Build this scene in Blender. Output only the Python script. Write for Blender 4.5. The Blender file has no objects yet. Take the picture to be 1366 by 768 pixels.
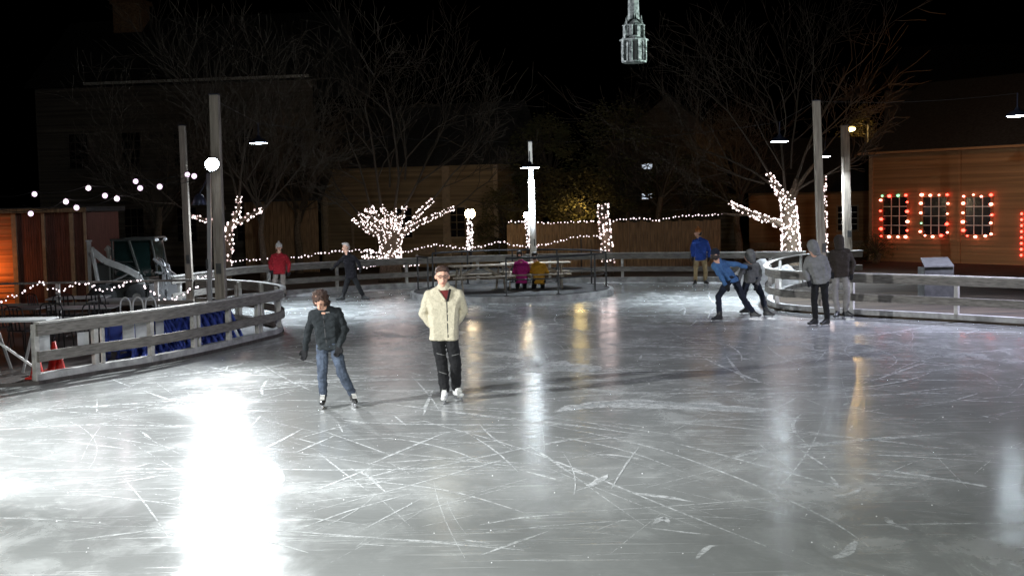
import bpy, bmesh, math, random
from mathutils import Vector, Matrix, noise
random.seed(7)
R=math.radians; PI=math.pi
scene=bpy.context.scene
C=scene.collection
# ------------------------------------------------------------------ camera
F=1600.0; CZ=2.75
pitch=math.atan(114/F); roll=0.02
fwd=Vector((0,math.cos(pitch),-math.sin(pitch)))
up0=Vector((0,math.sin(pitch),math.cos(pitch))); r0=Vector((1,0,0))
cx_=r0*math.cos(roll)-up0*math.sin(roll)
cy_=up0*math.cos(roll)+r0*math.sin(roll)
CAM=Vector((0,0,CZ))
def ray(px,py): return fwd+cx_*((px-683)/F)+cy_*((384-py)/F)
def G(px,py,z=0.0):
    d=ray(px,py); t=(z-CZ)/d.z
    return CAM+d*t
def At(px,py,Y):
    d=ray(px,py); return CAM+d*(Y/d.y)
cd=bpy.data.cameras.new('camera'); cam=bpy.data.objects.new('camera',cd); C.objects.link(cam)
cd.sensor_width=36; cd.lens=36*F/1366; cd.clip_end=2000; cd.clip_start=.1
m3=Matrix((cx_,cy_,-fwd)).transposed()
cam.matrix_world=Matrix.Translation(CAM)@m3.to_4x4()
scene.camera=cam
scene.view_settings.view_transform='Standard'; scene.view_settings.look='None'
scene.view_settings.exposure=0; scene.view_settings.gamma=1
# ------------------------------------------------------------------ materials
def mat(name,col,rough=.7,metal=0,spec=.4,var=0,vscale=8,bump=0,bscale=20,emit=None,estr=0,col2=None,stretch=None,sample=True,alpha=None,sheen=0):
    m=bpy.data.materials.new(name); m.use_nodes=True
    nt=m.node_tree; b=nt.nodes['Principled BSDF']
    b.inputs['Base Color'].default_value=(*col,1); b.inputs['Roughness'].default_value=rough
    b.inputs['Metallic'].default_value=metal; b.inputs['Specular IOR Level'].default_value=spec
    if sheen: b.inputs['Sheen Weight'].default_value=sheen
    if emit: b.inputs['Emission Color'].default_value=(*emit,1); b.inputs['Emission Strength'].default_value=estr
    if var or bump or col2:
        tc=nt.nodes.new('ShaderNodeTexCoord'); mp=nt.nodes.new('ShaderNodeMapping')
        nt.links.new(tc.outputs['Object'],mp.inputs['Vector'])
        if stretch: mp.inputs['Scale'].default_value=stretch
        n=nt.nodes.new('ShaderNodeTexNoise'); n.inputs['Scale'].default_value=vscale; n.inputs['Detail'].default_value=6
        nt.links.new(mp.outputs[0],n.inputs['Vector'])
        if var or col2:
            cr=nt.nodes.new('ShaderNodeValToRGB')
            a=col2 if col2 else tuple(c*(1-var) for c in col); c2=col if col2 else tuple(min(1,c*(1+var)) for c in col)
            cr.color_ramp.elements[0].position=.32; cr.color_ramp.elements[1].position=.68
            cr.color_ramp.elements[0].color=(*a,1); cr.color_ramp.elements[1].color=(*c2,1)
            nt.links.new(n.outputs['Fac'],cr.inputs[0]); nt.links.new(cr.outputs[0],b.inputs['Base Color'])
        if bump:
            n2=nt.nodes.new('ShaderNodeTexNoise'); n2.inputs['Scale'].default_value=bscale; n2.inputs['Detail'].default_value=5
            nt.links.new(mp.outputs[0],n2.inputs['Vector'])
            bp=nt.nodes.new('ShaderNodeBump'); bp.inputs['Strength'].default_value=bump; bp.inputs['Distance'].default_value=.02
            nt.links.new(n2.outputs['Fac'],bp.inputs['Height']); nt.links.new(bp.outputs[0],b.inputs['Normal'])
    if not sample: m.cycles.emission_sampling='NONE'
    return m
M={}
M['rail']=mat('weathered_wood',(.165,.152,.135),.75,var=.35,vscale=5,bump=.3,stretch=(1,1,6))
M['post']=mat('post_wood',(.40,.385,.36),.75,var=.3,vscale=6,bump=.3)
M['kerb']=mat('kerb_board',(.32,.315,.31),.7,var=.4,vscale=4,bump=.3)
M['pole']=mat('pole_wood',(.235,.205,.17),.8,var=.35,vscale=4,bump=.4,bscale=12,stretch=(4,4,.4))
M['deck']=mat('deck_boards',(.05,.042,.038),.6,var=.5,vscale=1.5,bump=.4,bscale=6,stretch=(1,6,1))
M['ground']=mat('winter_grass',(.075,.055,.035),.95,var=.6,vscale=1.3,bump=1,bscale=9)
M['earth']=mat('brown_turf',(.034,.025,.017),.9,var=.7,vscale=1.2,bump=1,bscale=5,stretch=(.5,2,1))
M['snow']=mat('snow',(.8,.8,.82),.8,var=.12,vscale=9,bump=.8,bscale=14)
M['snow_grey']=mat('grey_snow',(.45,.45,.46),.85,var=.3,vscale=5,bump=.8,bscale=14)
M['mat_dark']=mat('rubber_mat',(.05,.05,.05),.8,var=.4,vscale=7)
M['iron']=mat('black_iron',(.03,.03,.032),.45,metal=.4)
M['steel']=mat('galvanised',(.45,.45,.46),.35,metal=.8)
M['tablewood']=mat('bench_wood',(.26,.22,.17),.7,var=.3,vscale=9,bump=.2)
M['siding_r']=mat('orange_tan_clapboard',(.30,.165,.075),.8,var=.28,vscale=1.0,stretch=(.12,.12,9))
M['siding_m']=mat('dark_clapboard',(.22,.155,.085),.85,var=.4,vscale=1.0,stretch=(.12,.12,9))
M['siding_l']=mat('grey_clapboard',(.12,.105,.09),.85,var=.5,vscale=1.0,stretch=(.12,.12,9))
M['trim']=mat('trim_wood',(.30,.22,.14),.7,var=.2)
M['roof']=mat('dark_shingle',(.03,.03,.03),.9,var=.4,vscale=10,bump=.4)
M['brick']=mat('chimney_brick',(.22,.13,.07),.9,var=.4,vscale=12)
M['glass']=mat('dark_glass',(.012,.012,.015),.12,spec=.6)
M['muntin']=mat('muntin_paint',(.75,.72,.68),.6)
M['reddoor']=mat('red_brown_boards',(.12,.045,.032),.8,var=.35,vscale=3,bump=.4,stretch=(6,6,.5))
M['orangesiding']=mat('orange_clapboard',(.55,.22,.08),.75,var=.5,vscale=1.0,stretch=(.12,.12,12))
M['fencewood']=mat('board_fence_wood',(.22,.14,.075),.85,var=.4,vscale=4,bump=.4,stretch=(6,1,.5))
M['bark']=mat('bark',(.11,.085,.06),.9,var=.4,vscale=14,bump=.8,bscale=30)
M['twig']=mat('twig_bark',(.055,.045,.034),.9)
M['leaf']=mat('dark_leaf',(.065,.075,.028),.7,col2=(.10,.09,.035),vscale=2)
M['leaf2']=mat('yellow_brown_leaf',(.11,.085,.03),.7,col2=(.06,.055,.02),vscale=3)  # yellow-brown mix, warmer than the other leaf colour
M['wire']=mat('wire',(.007,.007,.007),.6)
def em(name,c,s,sample=False): 
    return mat(name,(.8,.8,.8),.4,emit=c,estr=s,sample=sample)
M['fairy']=em('fairy_bulb_glow',(1,.82,.80),3.2)
M['fairy_dim']=em('fairy_bulb_dim_glow',(1,.68,.66),.8)
M['garland']=em('garland_glow',(1,.82,.86),2.2)
M['festoon']=em('festoon_glow',(1,.74,1.0),1.5)
M['redbulb']=em('red_bulb_glow',(1,.05,.03),9,True)
M['redpale']=em('pale_red_bulb_glow',(1,.26,.18),9,True)
M['greenbulb']=em('green_bulb_glow',(.25,.9,.45),2.0)
M['globe']=em('warm_globe_glow',(1,.88,.68),14)
M['sodium']=em('sodium_glow',(1,.72,.22),16)
M['led']=em('cool_led_glow',(.78,.9,1),85)
M['flood']=em('flood_glow',(.85,.94,1),90)
M['lampmetal']=mat('lamp_metal',(.03,.035,.06),.4,metal=.5)
M['spire_lit']=mat('mottled_spire',(.80,.84,.82),.6,col2=(.08,.10,.10),vscale=1.6)  # white broken by near-black noise for a lacy look
M['blueplastic']=mat('blue_plastic',(.045,.075,.33),.38,spec=.5,var=.25,vscale=5)
M['redplastic']=mat('red_plastic',(.45,.02,.012),.45)
M['whiteplastic']=mat('white_plastic',(.7,.7,.7),.4)
M['signgrey']=mat('grey_board',(.42,.43,.44),.6,var=.1)
M['loader_white']=mat('loader_paint',(.33,.33,.32),.35,var=.25,vscale=4)
M['loader_dark']=mat('loader_dark',(.03,.032,.03),.4)
M['tyre']=mat('tyre_rubber',(.02,.02,.02),.85,bump=.5)
M['cabglass']=mat('cab_glass',(.006,.014,.013),.08,spec=.8)
M['cabinet']=mat('cabinet_paint',(.05,.05,.05),.6,var=.3)
M['cabinet_lid']=mat('cabinet_lid',(.1,.1,.1),.5,var=.2)
M['litwin']=em('lit_window_glow',(.75,.85,1),.8)
M['gutter']=mat('gutter_paint',(.45,.45,.42),.6)
# people
M['skin']=mat('skin',(.55,.31,.22),.55,var=.08,vscale=12)
M['skin_dark']=mat('eye_dark',(.05,.03,.025),.4)
M['lip']=mat('lip',(.42,.14,.11),.5)
M['hairbrown']=mat('brown_hair',(.05,.024,.015),.5,var=.6,vscale=25,bump=.9,bscale=60,stretch=(3,3,1))
M['hairdark']=mat('dark_hair',(.03,.02,.015),.5,var=.5,vscale=40,bump=.8,bscale=60)
M['hairgrey']=mat('grey_hair',(.45,.40,.37),.7,var=.3,vscale=30)
def cloth(n,c,**k): return mat(n,c,k.pop('rough',.85),bump=k.pop('bump',.5),bscale=k.pop('bscale',22),var=k.pop('var',.18),vscale=k.pop('vscale',7),spec=.12,sheen=.04,**k)
M['fleece']=cloth('cream_fleece',(.50,.455,.34),bump=1,bscale=90,var=.14,vscale=45)
M['blackpants']=cloth('black_trousers',(.012,.012,.013))
M['slate']=cloth('slate_jacket',(.016,.019,.021),var=.4)
M['jeans']=cloth('blue_jeans',(.05,.063,.088),var=.4,vscale=9)
M['maroon']=cloth('maroon_shirt',(.12,.02,.02))
M['redcoat']=cloth('red_coat',(.22,.012,.018))
M['darkcoat']=cloth('dark_coat',(.009,.008,.010))
M['khaki']=cloth('khaki_trousers',(.30,.22,.12))
M['palepants']=cloth('pale_trousers',(.20,.17,.15))
M['bluecoat']=cloth('royal_blue_coat',(.03,.07,.30))
M['bluehood']=cloth('steel_blue_hoodie',(.045,.105,.22))
M['navy']=cloth('navy_trousers',(.013,.016,.025))
M['greyhood']=cloth('grey_hoodie',(.16,.16,.155))
M['greyhood2']=cloth('dark_grey_hoodie',(.12,.12,.115))
M['greypants']=cloth('grey_trousers',(.19,.18,.17))
M['browncoat']=cloth('brown_black_coat',(.028,.022,.018))
M['magenta']=cloth('magenta_coat',(.34,.02,.15))
M['yellow']=cloth('mustard_coat',(.42,.21,.02))
M['orangehat']=cloth('orange_beanie',(.45,.16,.05))
M['paleknit']=cloth('pale_knit',(.45,.42,.40))
M['whiteboot']=mat('white_skate_leather',(.62,.62,.60),.35,var=.25,vscale=14)
M['blackboot']=mat('black_skate_leather',(.02,.02,.02),.35)
M['lace']=mat('lace',(.75,.74,.7),.7)
M['blade']=mat('blade_steel',(.6,.6,.62),.2,metal=1)
M['glove']=cloth('black_glove',(.012,.012,.013))
# ------------------------------------------------------------------ ice material
def ice_material():
    m=bpy.data.materials.new('rink_ice'); m.use_nodes=True; nt=m.node_tree; L=nt.links.new
    b=nt.nodes['Principled BSDF']; N=nt.nodes.new
    tc=N('ShaderNodeTexCoord')
    def mp(sc,rot=0,loc=(0,0,0)):
        q=N('ShaderNodeMapping'); q.inputs['Scale'].default_value=sc; q.inputs['Rotation'].default_value=(0,0,rot); q.inputs['Location'].default_value=loc
        L(tc.outputs['Object'],q.inputs['Vector']); return q
    def ns(q,s,d=5,dist=0,rg=.5):
        n=N('ShaderNodeTexNoise'); n.inputs['Scale'].default_value=s; n.inputs['Detail'].default_value=d; n.inputs['Distortion'].default_value=dist; n.inputs['Roughness'].default_value=rg
        L(q.outputs[0],n.inputs['Vector']); return n
    def rng(o,a,b_,c=0,d=1):
        r=N('ShaderNodeMapRange'); r.inputs['From Min'].default_value=a; r.inputs['From Max'].default_value=b_; r.inputs['To Min'].default_value=c; r.inputs['To Max'].default_value=d
        L(o,r.inputs['Value']); return r.outputs[0]
    def mth(op,a,b_=None,cl=False):
        q=N('ShaderNodeMath'); q.operation=op; q.use_clamp=cl
        if isinstance(a,(int,float)): q.inputs[0].default_value=a
        else: L(a,q.inputs[0])
        if b_ is not None:
            if isinstance(b_,(int,float)): q.inputs[1].default_value=b_
            else: L(b_,q.inputs[1])
        return q.outputs[0]
    frost=rng(ns(mp((.8,.55,1),.35),.22,7,.35,.62).outputs['Fac'],.42,.62)
    frost2=rng(ns(mp((1,.7,1),1.1,(7,3,0)),1.6,7,.4,.7).outputs['Fac'],.45,.62)
    # thin skate cuts : stretched noise, thresholded, at several headings
    cuts=None
    for i,(rot,lx,wy,thr) in enumerate([(.35,.5,15,.66),(1.05,.45,13,.655),(-.6,.5,14,.66),(1.75,.45,13,.655),(.75,.35,17,.66),(-1.15,.45,15,.655)]):
        n=ns(mp((lx,wy,1),rot,(i*13.1,i*5.7,0)),1.0,2.5,.35,.5)
        c=rng(n.outputs['Fac'],thr,thr+.035)
        brk=rng(ns(mp((1,1,1),0,(i*9,4,0)),.35,3).outputs['Fac'],.46,.56)
        c=mth('MULTIPLY',c,brk)
        cuts=c if cuts is None else mth('MAXIMUM',cuts,c)
    speck=rng(ns(mp((1,1,1)),22,3,0,.7).outputs['Fac'],.68,.74)
    fr=mth('MULTIPLY',frost2,frost); fr=mth('ADD',mth('MULTIPLY',fr,.5),mth('MULTIPLY',frost,.2),True)
    fr=mth('ADD',fr,mth('MULTIPLY',cuts,.22),True)
    fr=mth('ADD',fr,mth('MULTIPLY',speck,.18),True)
    mix=N('ShaderNodeMix'); mix.data_type='RGBA'; L(fr,mix.inputs['Factor'])
    mix.inputs['A'].default_value=(.30,.31,.303,1); mix.inputs['B'].default_value=(.66,.68,.67,1)
    L(mix.outputs['Result'],b.inputs['Base Color'])
    ro=rng(fr,0,1,.14,.5); L(ro,b.inputs['Roughness'])
    b.inputs['IOR'].default_value=1.31; b.inputs['Specular IOR Level'].default_value=.62
    h=mth('ADD',mth('MULTIPLY',ns(mp((.8,1.8,1),.4),3,6,.5,.65).outputs['Fac'],.7),mth('MULTIPLY',cuts,.25))
    h=mth('ADD',h,mth('MULTIPLY',ns(mp((1,1,1)),1.1,4).outputs['Fac'],.8))
    bp=N('ShaderNodeBump'); bp.inputs['Strength'].default_value=.38; bp.inputs['Distance'].default_value=.012
    L(h,bp.inputs['Height']); L(bp.outputs[0],b.inputs['Normal'])
    return m
M['ice']=ice_material()
def shavings_material():
    m=mat('ice_shavings',(.85,.87,.87),.8); nt=m.node_tree; L=nt.links.new
    b=nt.nodes['Principled BSDF']; out=[n for n in nt.nodes if n.type=='OUTPUT_MATERIAL'][0]
    tc=nt.nodes.new('ShaderNodeTexCoord'); n=nt.nodes.new('ShaderNodeTexNoise'); n.inputs['Scale'].default_value=9; n.inputs['Detail'].default_value=7; n.inputs['Roughness'].default_value=.7
    L(tc.outputs['Object'],n.inputs['Vector'])
    r=nt.nodes.new('ShaderNodeMapRange'); r.inputs['From Min'].default_value=.34; r.inputs['From Max'].default_value=.60; r.inputs['To Max'].default_value=.75
    L(n.outputs['Fac'],r.inputs['Value']); L(r.outputs[0],b.inputs['Alpha'])
    return m
M['shavings']=shavings_material()
# ------------------------------------------------------------------ mesh building
def tag(o,label=None,cat=None,group=None,kind=None):
    if label: o['label']=label
    if cat: o['category']=cat
    if group: o['group']=group
    if kind: o['kind']=kind
    return o
def empty(name,loc,label=None,cat=None,group=None):
    o=bpy.data.objects.new(name,None); o.location=loc; o.empty_display_size=.1; C.objects.link(o)
    return tag(o,label,cat,group)
def root_of(o):
    while o.parent: o=o.parent
    return o
class MB:
    def __init__(s): s.v=[]; s.f=[]
    def add(s,vs,fs):
        k=len(s.v); s.v+= [Vector(v) for v in vs]; s.f+=[tuple(i+k for i in f) for f in fs]; return s
    def box(s,c,size,rz=0,M4=None):
        x,y,z=[a/2 for a in size]
        vs=[Vector((i,j,k)) for i in(-x,x) for j in(-y,y) for k in(-z,z)]
        rm=Matrix.Rotation(rz,3,'Z') if M4 is None else M4
        vs=[rm@v+Vector(c) for v in vs]
        return s.add(vs,[(0,1,3,2),(4,6,7,5),(0,4,5,1),(2,3,7,6),(0,2,6,4),(1,5,7,3)])
    def bar(s,a,b,w,h,upv=Vector((0,0,1))):
        a=Vector(a);b=Vector(b);d=(b-a);l=d.length
        if l<1e-6: return s
        d/=l
        if abs(d.dot(upv))>.98: upv=Vector((0,1,0))
        sx=d.cross(upv).normalized(); uz=sx.cross(d).normalized()
        return s.box((a+b)/2,(w,l,h),M4=Matrix((sx,d,uz)).transposed())
    def tube(s,pts,rad,n=8,cap=True):
        pts=[Vector(p) for p in pts]
        if not isinstance(rad,(list,tuple)): rad=[rad]*len(pts)
        vs=[];fs=[]; ref=None
        for i,p in enumerate(pts):
            d=(pts[min(i+1,len(pts)-1)]-pts[max(i-1,0)])
            d=d.normalized() if d.length>1e-9 else Vector((0,0,1))
            if ref is None:
                ref=Vector((1,0,0)) if abs(d.x)<.8 else Vector((0,1,0))
            a=(ref-d*ref.dot(d)).normalized(); ref=a; b=d.cross(a)
            for k in range(n):
                t=2*PI*k/n; vs.append(p+(a*math.cos(t)+b*math.sin(t))*rad[i])
        for i in range(len(pts)-1):
            for k in range(n):
                fs.append((i*n+k,i*n+(k+1)%n,(i+1)*n+(k+1)%n,(i+1)*n+k))
        if cap:
            fs.append(tuple(range(n-1,-1,-1))); fs.append(tuple((len(pts)-1)*n+k for k in range(n)))
        return s.add(vs,fs)
    def lathe(s,c,prof,n=20):
        vs=[];fs=[]; c=Vector(c)
        for r,z in prof:
            for k in range(n):
                t=2*PI*k/n; vs.append(c+Vector((r*math.cos(t),r*math.sin(t),z)))
        for i in range(len(prof)-1):
            for k in range(n): fs.append((i*n+k,i*n+(k+1)%n,(i+1)*n+(k+1)%n,(i+1)*n+k))
        return s.add(vs,fs)
    def prism(s,poly,z0,z1):
        n=len(poly); vs=[(p[0],p[1],z0) for p in poly]+[(p[0],p[1],z1) for p in poly]
        return s.add(vs,[tuple(range(n-1,-1,-1)),tuple(range(n,2*n))]+[(i,(i+1)%n,n+(i+1)%n,n+i) for i in range(n)])
    def sweep(s,pts,w,z0,z1,off=0):
        pts=[Vector((p[0],p[1],0)) for p in pts]; n=len(pts); vs=[];fs=[]
        for i,p in enumerate(pts):
            d=(pts[min(i+1,n-1)]-pts[max(i-1,0)]).normalized(); nn=Vector((-d.y,d.x,0))
            for o,z in((-w/2,z0),(w/2,z0),(w/2,z1),(-w/2,z1)):
                q=p+nn*(o+off); vs.append((q.x,q.y,z))
        for i in range(n-1):
            for k in range(4): fs.append((i*4+k,i*4+(k+1)%4,(i+1)*4+(k+1)%4,(i+1)*4+k))
        fs+=[(3,2,1,0),tuple((n-1)*4+k for k in range(4))]
        return s.add(vs,fs)
    def sphere(s,c,r,n=10,m=7):
        if not isinstance(r,(tuple,list)): r=(r,r,r)
        prof=[(math.sin(PI*i/m),-math.cos(PI*i/m)) for i in range(m+1)]
        c=Vector(c); vs=[];fs=[]
        for a,z in prof:
            for k in range(n):
                t=2*PI*k/n; vs.append(c+Vector((a*math.cos(t)*r[0],a*math.sin(t)*r[1],z*r[2])))
        for i in range(m):
            for k in range(n): fs.append((i*n+k,i*n+(k+1)%n,(i+1)*n+(k+1)%n,(i+1)*n+k))
        return s.add(vs,fs)
    def build(s,name,m,parent=None,smooth=False,bevel=0):
        me=bpy.data.meshes.new(name)
        off=root_of(parent).location.copy() if parent else Vector((0,0,0))
        me.from_pydata([v-off for v in s.v],[],s.f); me.validate()
        bm=bmesh.new(); bm.from_mesh(me); bmesh.ops.remove_doubles(bm,verts=bm.verts,dist=1e-6)
        bmesh.ops.recalc_face_normals(bm,faces=bm.faces); bm.to_mesh(me); bm.free()
        if smooth:
            me.polygons.foreach_set('use_smooth',[True]*len(me.polygons))
        me.materials.append(m)
        o=bpy.data.objects.new(name,me); C.objects.link(o)
        if parent: o.parent=parent
        if bevel:
            b=o.modifiers.new('b','BEVEL'); b.width=bevel; b.segments=2; b.limit_method='ANGLE'
        return o
def crom(pts,n=8):
    P=[Vector(p) for p in pts]; P=[P[0]*2-P[1]]+P+[P[-1]*2-P[-2]]; out=[]
    for i in range(1,len(P)-2):
        for k in range(n):
            t=k/n; a,b,c,d=P[i-1],P[i],P[i+1],P[i+2]
            out.append(.5*((2*b)+(c-a)*t+(2*a-5*b+4*c-d)*t*t+(3*b-a-3*c+d)*t**3))
    out.append(P[-2]); return out
def along(pts,step,start=0,end_too=True):
    out=[];acc=start; total=0
    for a,b in zip(pts,pts[1:]):
        l=(b-a).length
        while acc<=total+l+1e-9:
            t=(acc-total)/l if l else 0; out.append((a.lerp(b,t),(b-a).normalized())); acc+=step
        total+=l
    return out
BULB={}
def bulb_mesh(m):
    if m.name not in BULB:
        mb=MB().sphere((0,0,0),1,6,4); me=bpy.data.meshes.new('bulb'); me.from_pydata(mb.v,[],mb.f)
        bm=bmesh.new(); bm.from_mesh(me); bmesh.ops.remove_doubles(bm,verts=bm.verts,dist=1e-5); bm.to_mesh(me); bm.free()
        me.materials.append(m); BULB[m.name]=me
    return BULB[m.name]
def bulbs(root,pos,r,m,name='bulb',cap=100):
    """first `cap` bulbs as own parts, the rest one stuff part"""
    random.shuffle(pos); rl=root.location
    for p in pos[:cap]:
        o=bpy.data.objects.new(name,bulb_mesh(m if not isinstance(m,list) else random.choice(m))); o.parent=root; o.location=p-rl
        q=r*random.uniform(.75,1.25); o.scale=(q,q,q*random.uniform(.8,1.4)); C.objects.link(o)
    rest=pos[cap:]
    if rest:
        mb=MB()
        for p in rest: mb.sphere(p,r*random.uniform(.7,1.2),5,4)
        o=mb.build(name+'_cluster',m if not isinstance(m,list) else m[0],root); o['kind']='stuff'
def light_string(pts,label,group=None,step=.16,r=.028,m=None,jit=.03,name='light_string',wire=.006,cap=100):
    pts=[Vector(p) for p in pts]
    root=empty(name,pts[0],label,'string lights',group)
    MB().tube(pts,wire,4).build('wire',M['wire'],root)
    pos=[p+Vector([random.uniform(-jit,jit) for _ in range(3)]) for p,_ in along(pts,step)]
    bulbs(root,pos,r,m or M['garland'],cap=cap); return root
def light(kind,name,loc,energy,col,target=None,**k):
    d=bpy.data.lights.new(name,kind); d.energy=energy; d.color=col
    for a,b in k.items(): setattr(d,a,b)
    o=bpy.data.objects.new(name,d); o.location=loc; C.objects.link(o)
    if target is not None:
        o.rotation_euler=(Vector(target)-Vector(loc)).to_track_quat('-Z','Y').to_euler()
    return o
# ------------------------------------------------------------------ setting: ground, ice, land
def sheet(name,poly,z,m):
    me=bpy.data.meshes.new(name); me.from_pydata([(p[0],p[1],z) for p in poly],[],[tuple(range(len(poly)))]); me.materials.append(m)
    o=bpy.data.objects.new(name,me); C.objects.link(o); o['kind']='structure'; return o
sheet('ground',[(-400,-60),(400,-60),(400,900),(-400,900)],-.05,M['ground'])
def gp(px,D):   # ground point at image column px and depth D
    p=At(px,400,D); return Vector((p.x,D,0))
A_pts=crom([gp(47,19.0),gp(121,20.0),gp(195,21.0),gp(249,22.0),gp(300,23.2),gp(350,24.7),gp(374,25.6),gp(377,26.5),gp(365,27.5),gp(335,28.7),gp(295,29.6),gp(262,30.0)],8)
B_pts=crom([gp(230,31.5),gp(290,34.2),gp(340,36.2),gp(448,38.2),gp(536,39.4),gp(634,40.2),gp(733,40.5),gp(830,40.3),gp(925,39.6),gp(1020,38.9),gp(1075,38.6)],8)
Cc=crom([gp(1150,38.6),gp(1100,37.6),gp(1070,36.4),gp(1043,34.6),gp(1027,32.5),gp(1022,30.6),gp(1036,29.1),gp(1075,28.2),gp(1140,27.2),gp(1215,26.3),gp(1290,25.4),gp(1366,24.5),gp(1500,23.1),gp(1700,21.6)],8)
ice_poly=[(-30,-8),(30,-8),(30,21)]+[(p.x,p.y) for p in reversed(Cc)][:1]+[(22,38.6)]+[(p.x,p.y) for p in reversed(B_pts)]+[(-30,30)]
sheet('ice',ice_poly,0,M['ice'])
deck_poly=[(p.x,p.y) for p in A_pts]+[(-10.5,30.2),(-30,31),(-30,16.5),(A_pts[0].x-2,18.2)]
d_=MB().prism(deck_poly,-.04,.06).build('deck_ground',M['deck']); d_['kind']='structure'
land=[(p.x,p.y) for p in Cc]+[(40,20),(40,39),(20,39)]
d_=MB().prism(land,-.04,.05).build('peninsula_ground',M['earth']); d_['kind']='structure'
# far bank a bit higher and browner
bank=[(-60,41.5)]+[(p.x,p.y+.25) for p in B_pts]+[(60,39.2),(60,60),(-60,60)]
bank=[(-60,32.5)]+[(p.x,p.y+.25) for p in B_pts]+[(60,39.2),(60,75),(-60,75)]
d_=MB().prism(bank,-.04,.03).build('bank_ground',M['earth']); d_['kind']='structure'
# skate cuts and shavings on the ice
def shave(specs,name,label):
    mb=MB()
    for pts,w in specs:
        n=len(pts); vs=[];fs=[]
        for i,p in enumerate(pts):
            d=(pts[min(i+1,n-1)]-pts[max(i-1,0)]); d.z=0
            d=d.normalized() if d.length>0 else Vector((1,0,0)); nn=Vector((-d.y,d.x,0)); t=i/(n-1)
            ww=w*(math.sin(PI*min(1,t*1.05+.03))**.6)*(.6+.8*noise.noise(Vector((i*.9,w*99,p.x)))**2+.3)
            ww=max(ww,.003); j=noise.noise(p*6)*w*.35
            vs+= [p+nn*(ww/2+j),p-nn*(ww/2-j*.3)]
        for i in range(n-1): fs.append((2*i,2*i+1,2*i+3,2*i+2))
        mb.add([(v.x,v.y,.004) for v in vs],fs)
    o=mb.build(name,M['shavings']); o['kind']='stuff'; tag(o,label,'ice shavings'); return o
specs=[]
def arcpx(pp,w,n=10): specs.append((crom([G(*p) for p in pp],n),w))
arcpx([(740,548),(800,540),(900,541),(1000,546),(1050,550)],.55)
arcpx([(760,545),(840,535),(960,544),(1070,552)],.25)
arcpx([(975,612),(1010,603),(1080,593),(1180,585),(1290,576)],.10)
arcpx([(985,608),(1040,598),(1140,588),(1230,580)],.16)
arcpx([(1180,627),(1240,636),(1300,646),(1340,655)],.07)
arcpx([(845,657),(880,662),(945,672)],.08)
arcpx([(795,606),(830,608),(862,614)],.07)
arcpx([(783,648),(800,640),(812,633)],.10)
arcpx([(1112,662),(1135,658),(1152,650)],.07)
arcpx([(1180,690),(1195,700),(1215,708)],.08)
arcpx([(680,490),(720,486),(770,492),(790,498)],.9)
arcpx([(690,497),(740,492),(775,488)],.6)
arcpx([(745,628),(765,628),(785,635)],.05); arcpx([(870,700),(885,690),(895,700)],.08)
arcpx([(1115,745),(1130,735),(1145,718)],.1); arcpx([(930,745),(945,730),(958,728)],.05)
arcpx([(640,700),(700,690),(760,685)],.04); arcpx([(400,705),(470,680),(560,655)],.03)
arcpx([(620,575),(720,580),(830,600),(940,640)],.03); arcpx([(560,560),(700,600),(900,680),(1100,760)],.03)
arcpx([(430,590),(520,585),(600,600),(660,625)],.03); arcpx([(480,640),(600,655),(720,690)],.03)
arcpx([(700,560),(880,600),(1080,680),(1200,760)],.025); arcpx([(600,548),(640,553),(700,560)],.02)
arcpx([(640,520),(740,515),(860,525),(1000,520),(1180,505)],.06); arcpx([(900,470),(1000,462),(1150,458),(1300,470)],.06)
arcpx([(1000,500),(1130,486),(1280,488),(1366,500)],.06)
rs=random.Random(3)
for i in range(1700):
    D=9+30*rs.random()**.9; x=rs.uniform(-.46,.46)*D*.95; L=rs.uniform(.4,5.0)*(.4+D/34); r=rs.choice([rs.uniform(3,12),rs.uniform(12,60),rs.uniform(15,80)])*rs.choice([-1,1]); a0=rs.choice([rs.uniform(0,PI),rs.gauss(2.75,.35),rs.gauss(.35,.4)])
    p=Vector((x,D,0)); pts=[]; n=12
    for k in range(n):
        pts.append(p.copy()); p=p+Vector((math.cos(a0),math.sin(a0),0))*L/n; a0+=L/n/r
    specs.append((pts,rs.choice([.006,.008,.011,.014,.018,.03,.06])*min(1.45,(.2+D/23))))
for i in range(110):
    D=9+26*rs.random(); x=rs.uniform(-.42,.42)*D; a0=rs.uniform(0,PI); p=Vector((x,D,0)); L=rs.uniform(.3,1.1)
    specs.append(([p+Vector((math.cos(a0),math.sin(a0),0))*L*k/6 for k in range(7)],rs.uniform(.02,.05)))
def inside_ok(pts):
    for p in (pts[0],pts[-1],pts[len(pts)//2]):
        if p.y>38: return False
        for q in A_pts:
            if p.y>q.y-.3 and p.x<q.x+.2 and p.y<31: return False
        for q in Cc:
            if p.x>q.x-.3 and p.y>q.y-.3 : return False
        if (p-gp(683,35.9)).length<3.5: return False
    return True
specs=[s for i,s in enumerate(specs) if i<27 or inside_ok(s[0])]
shave(specs,'ice_shavings','white powdery skate cuts and shavings scattered over the grey ice')
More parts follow.
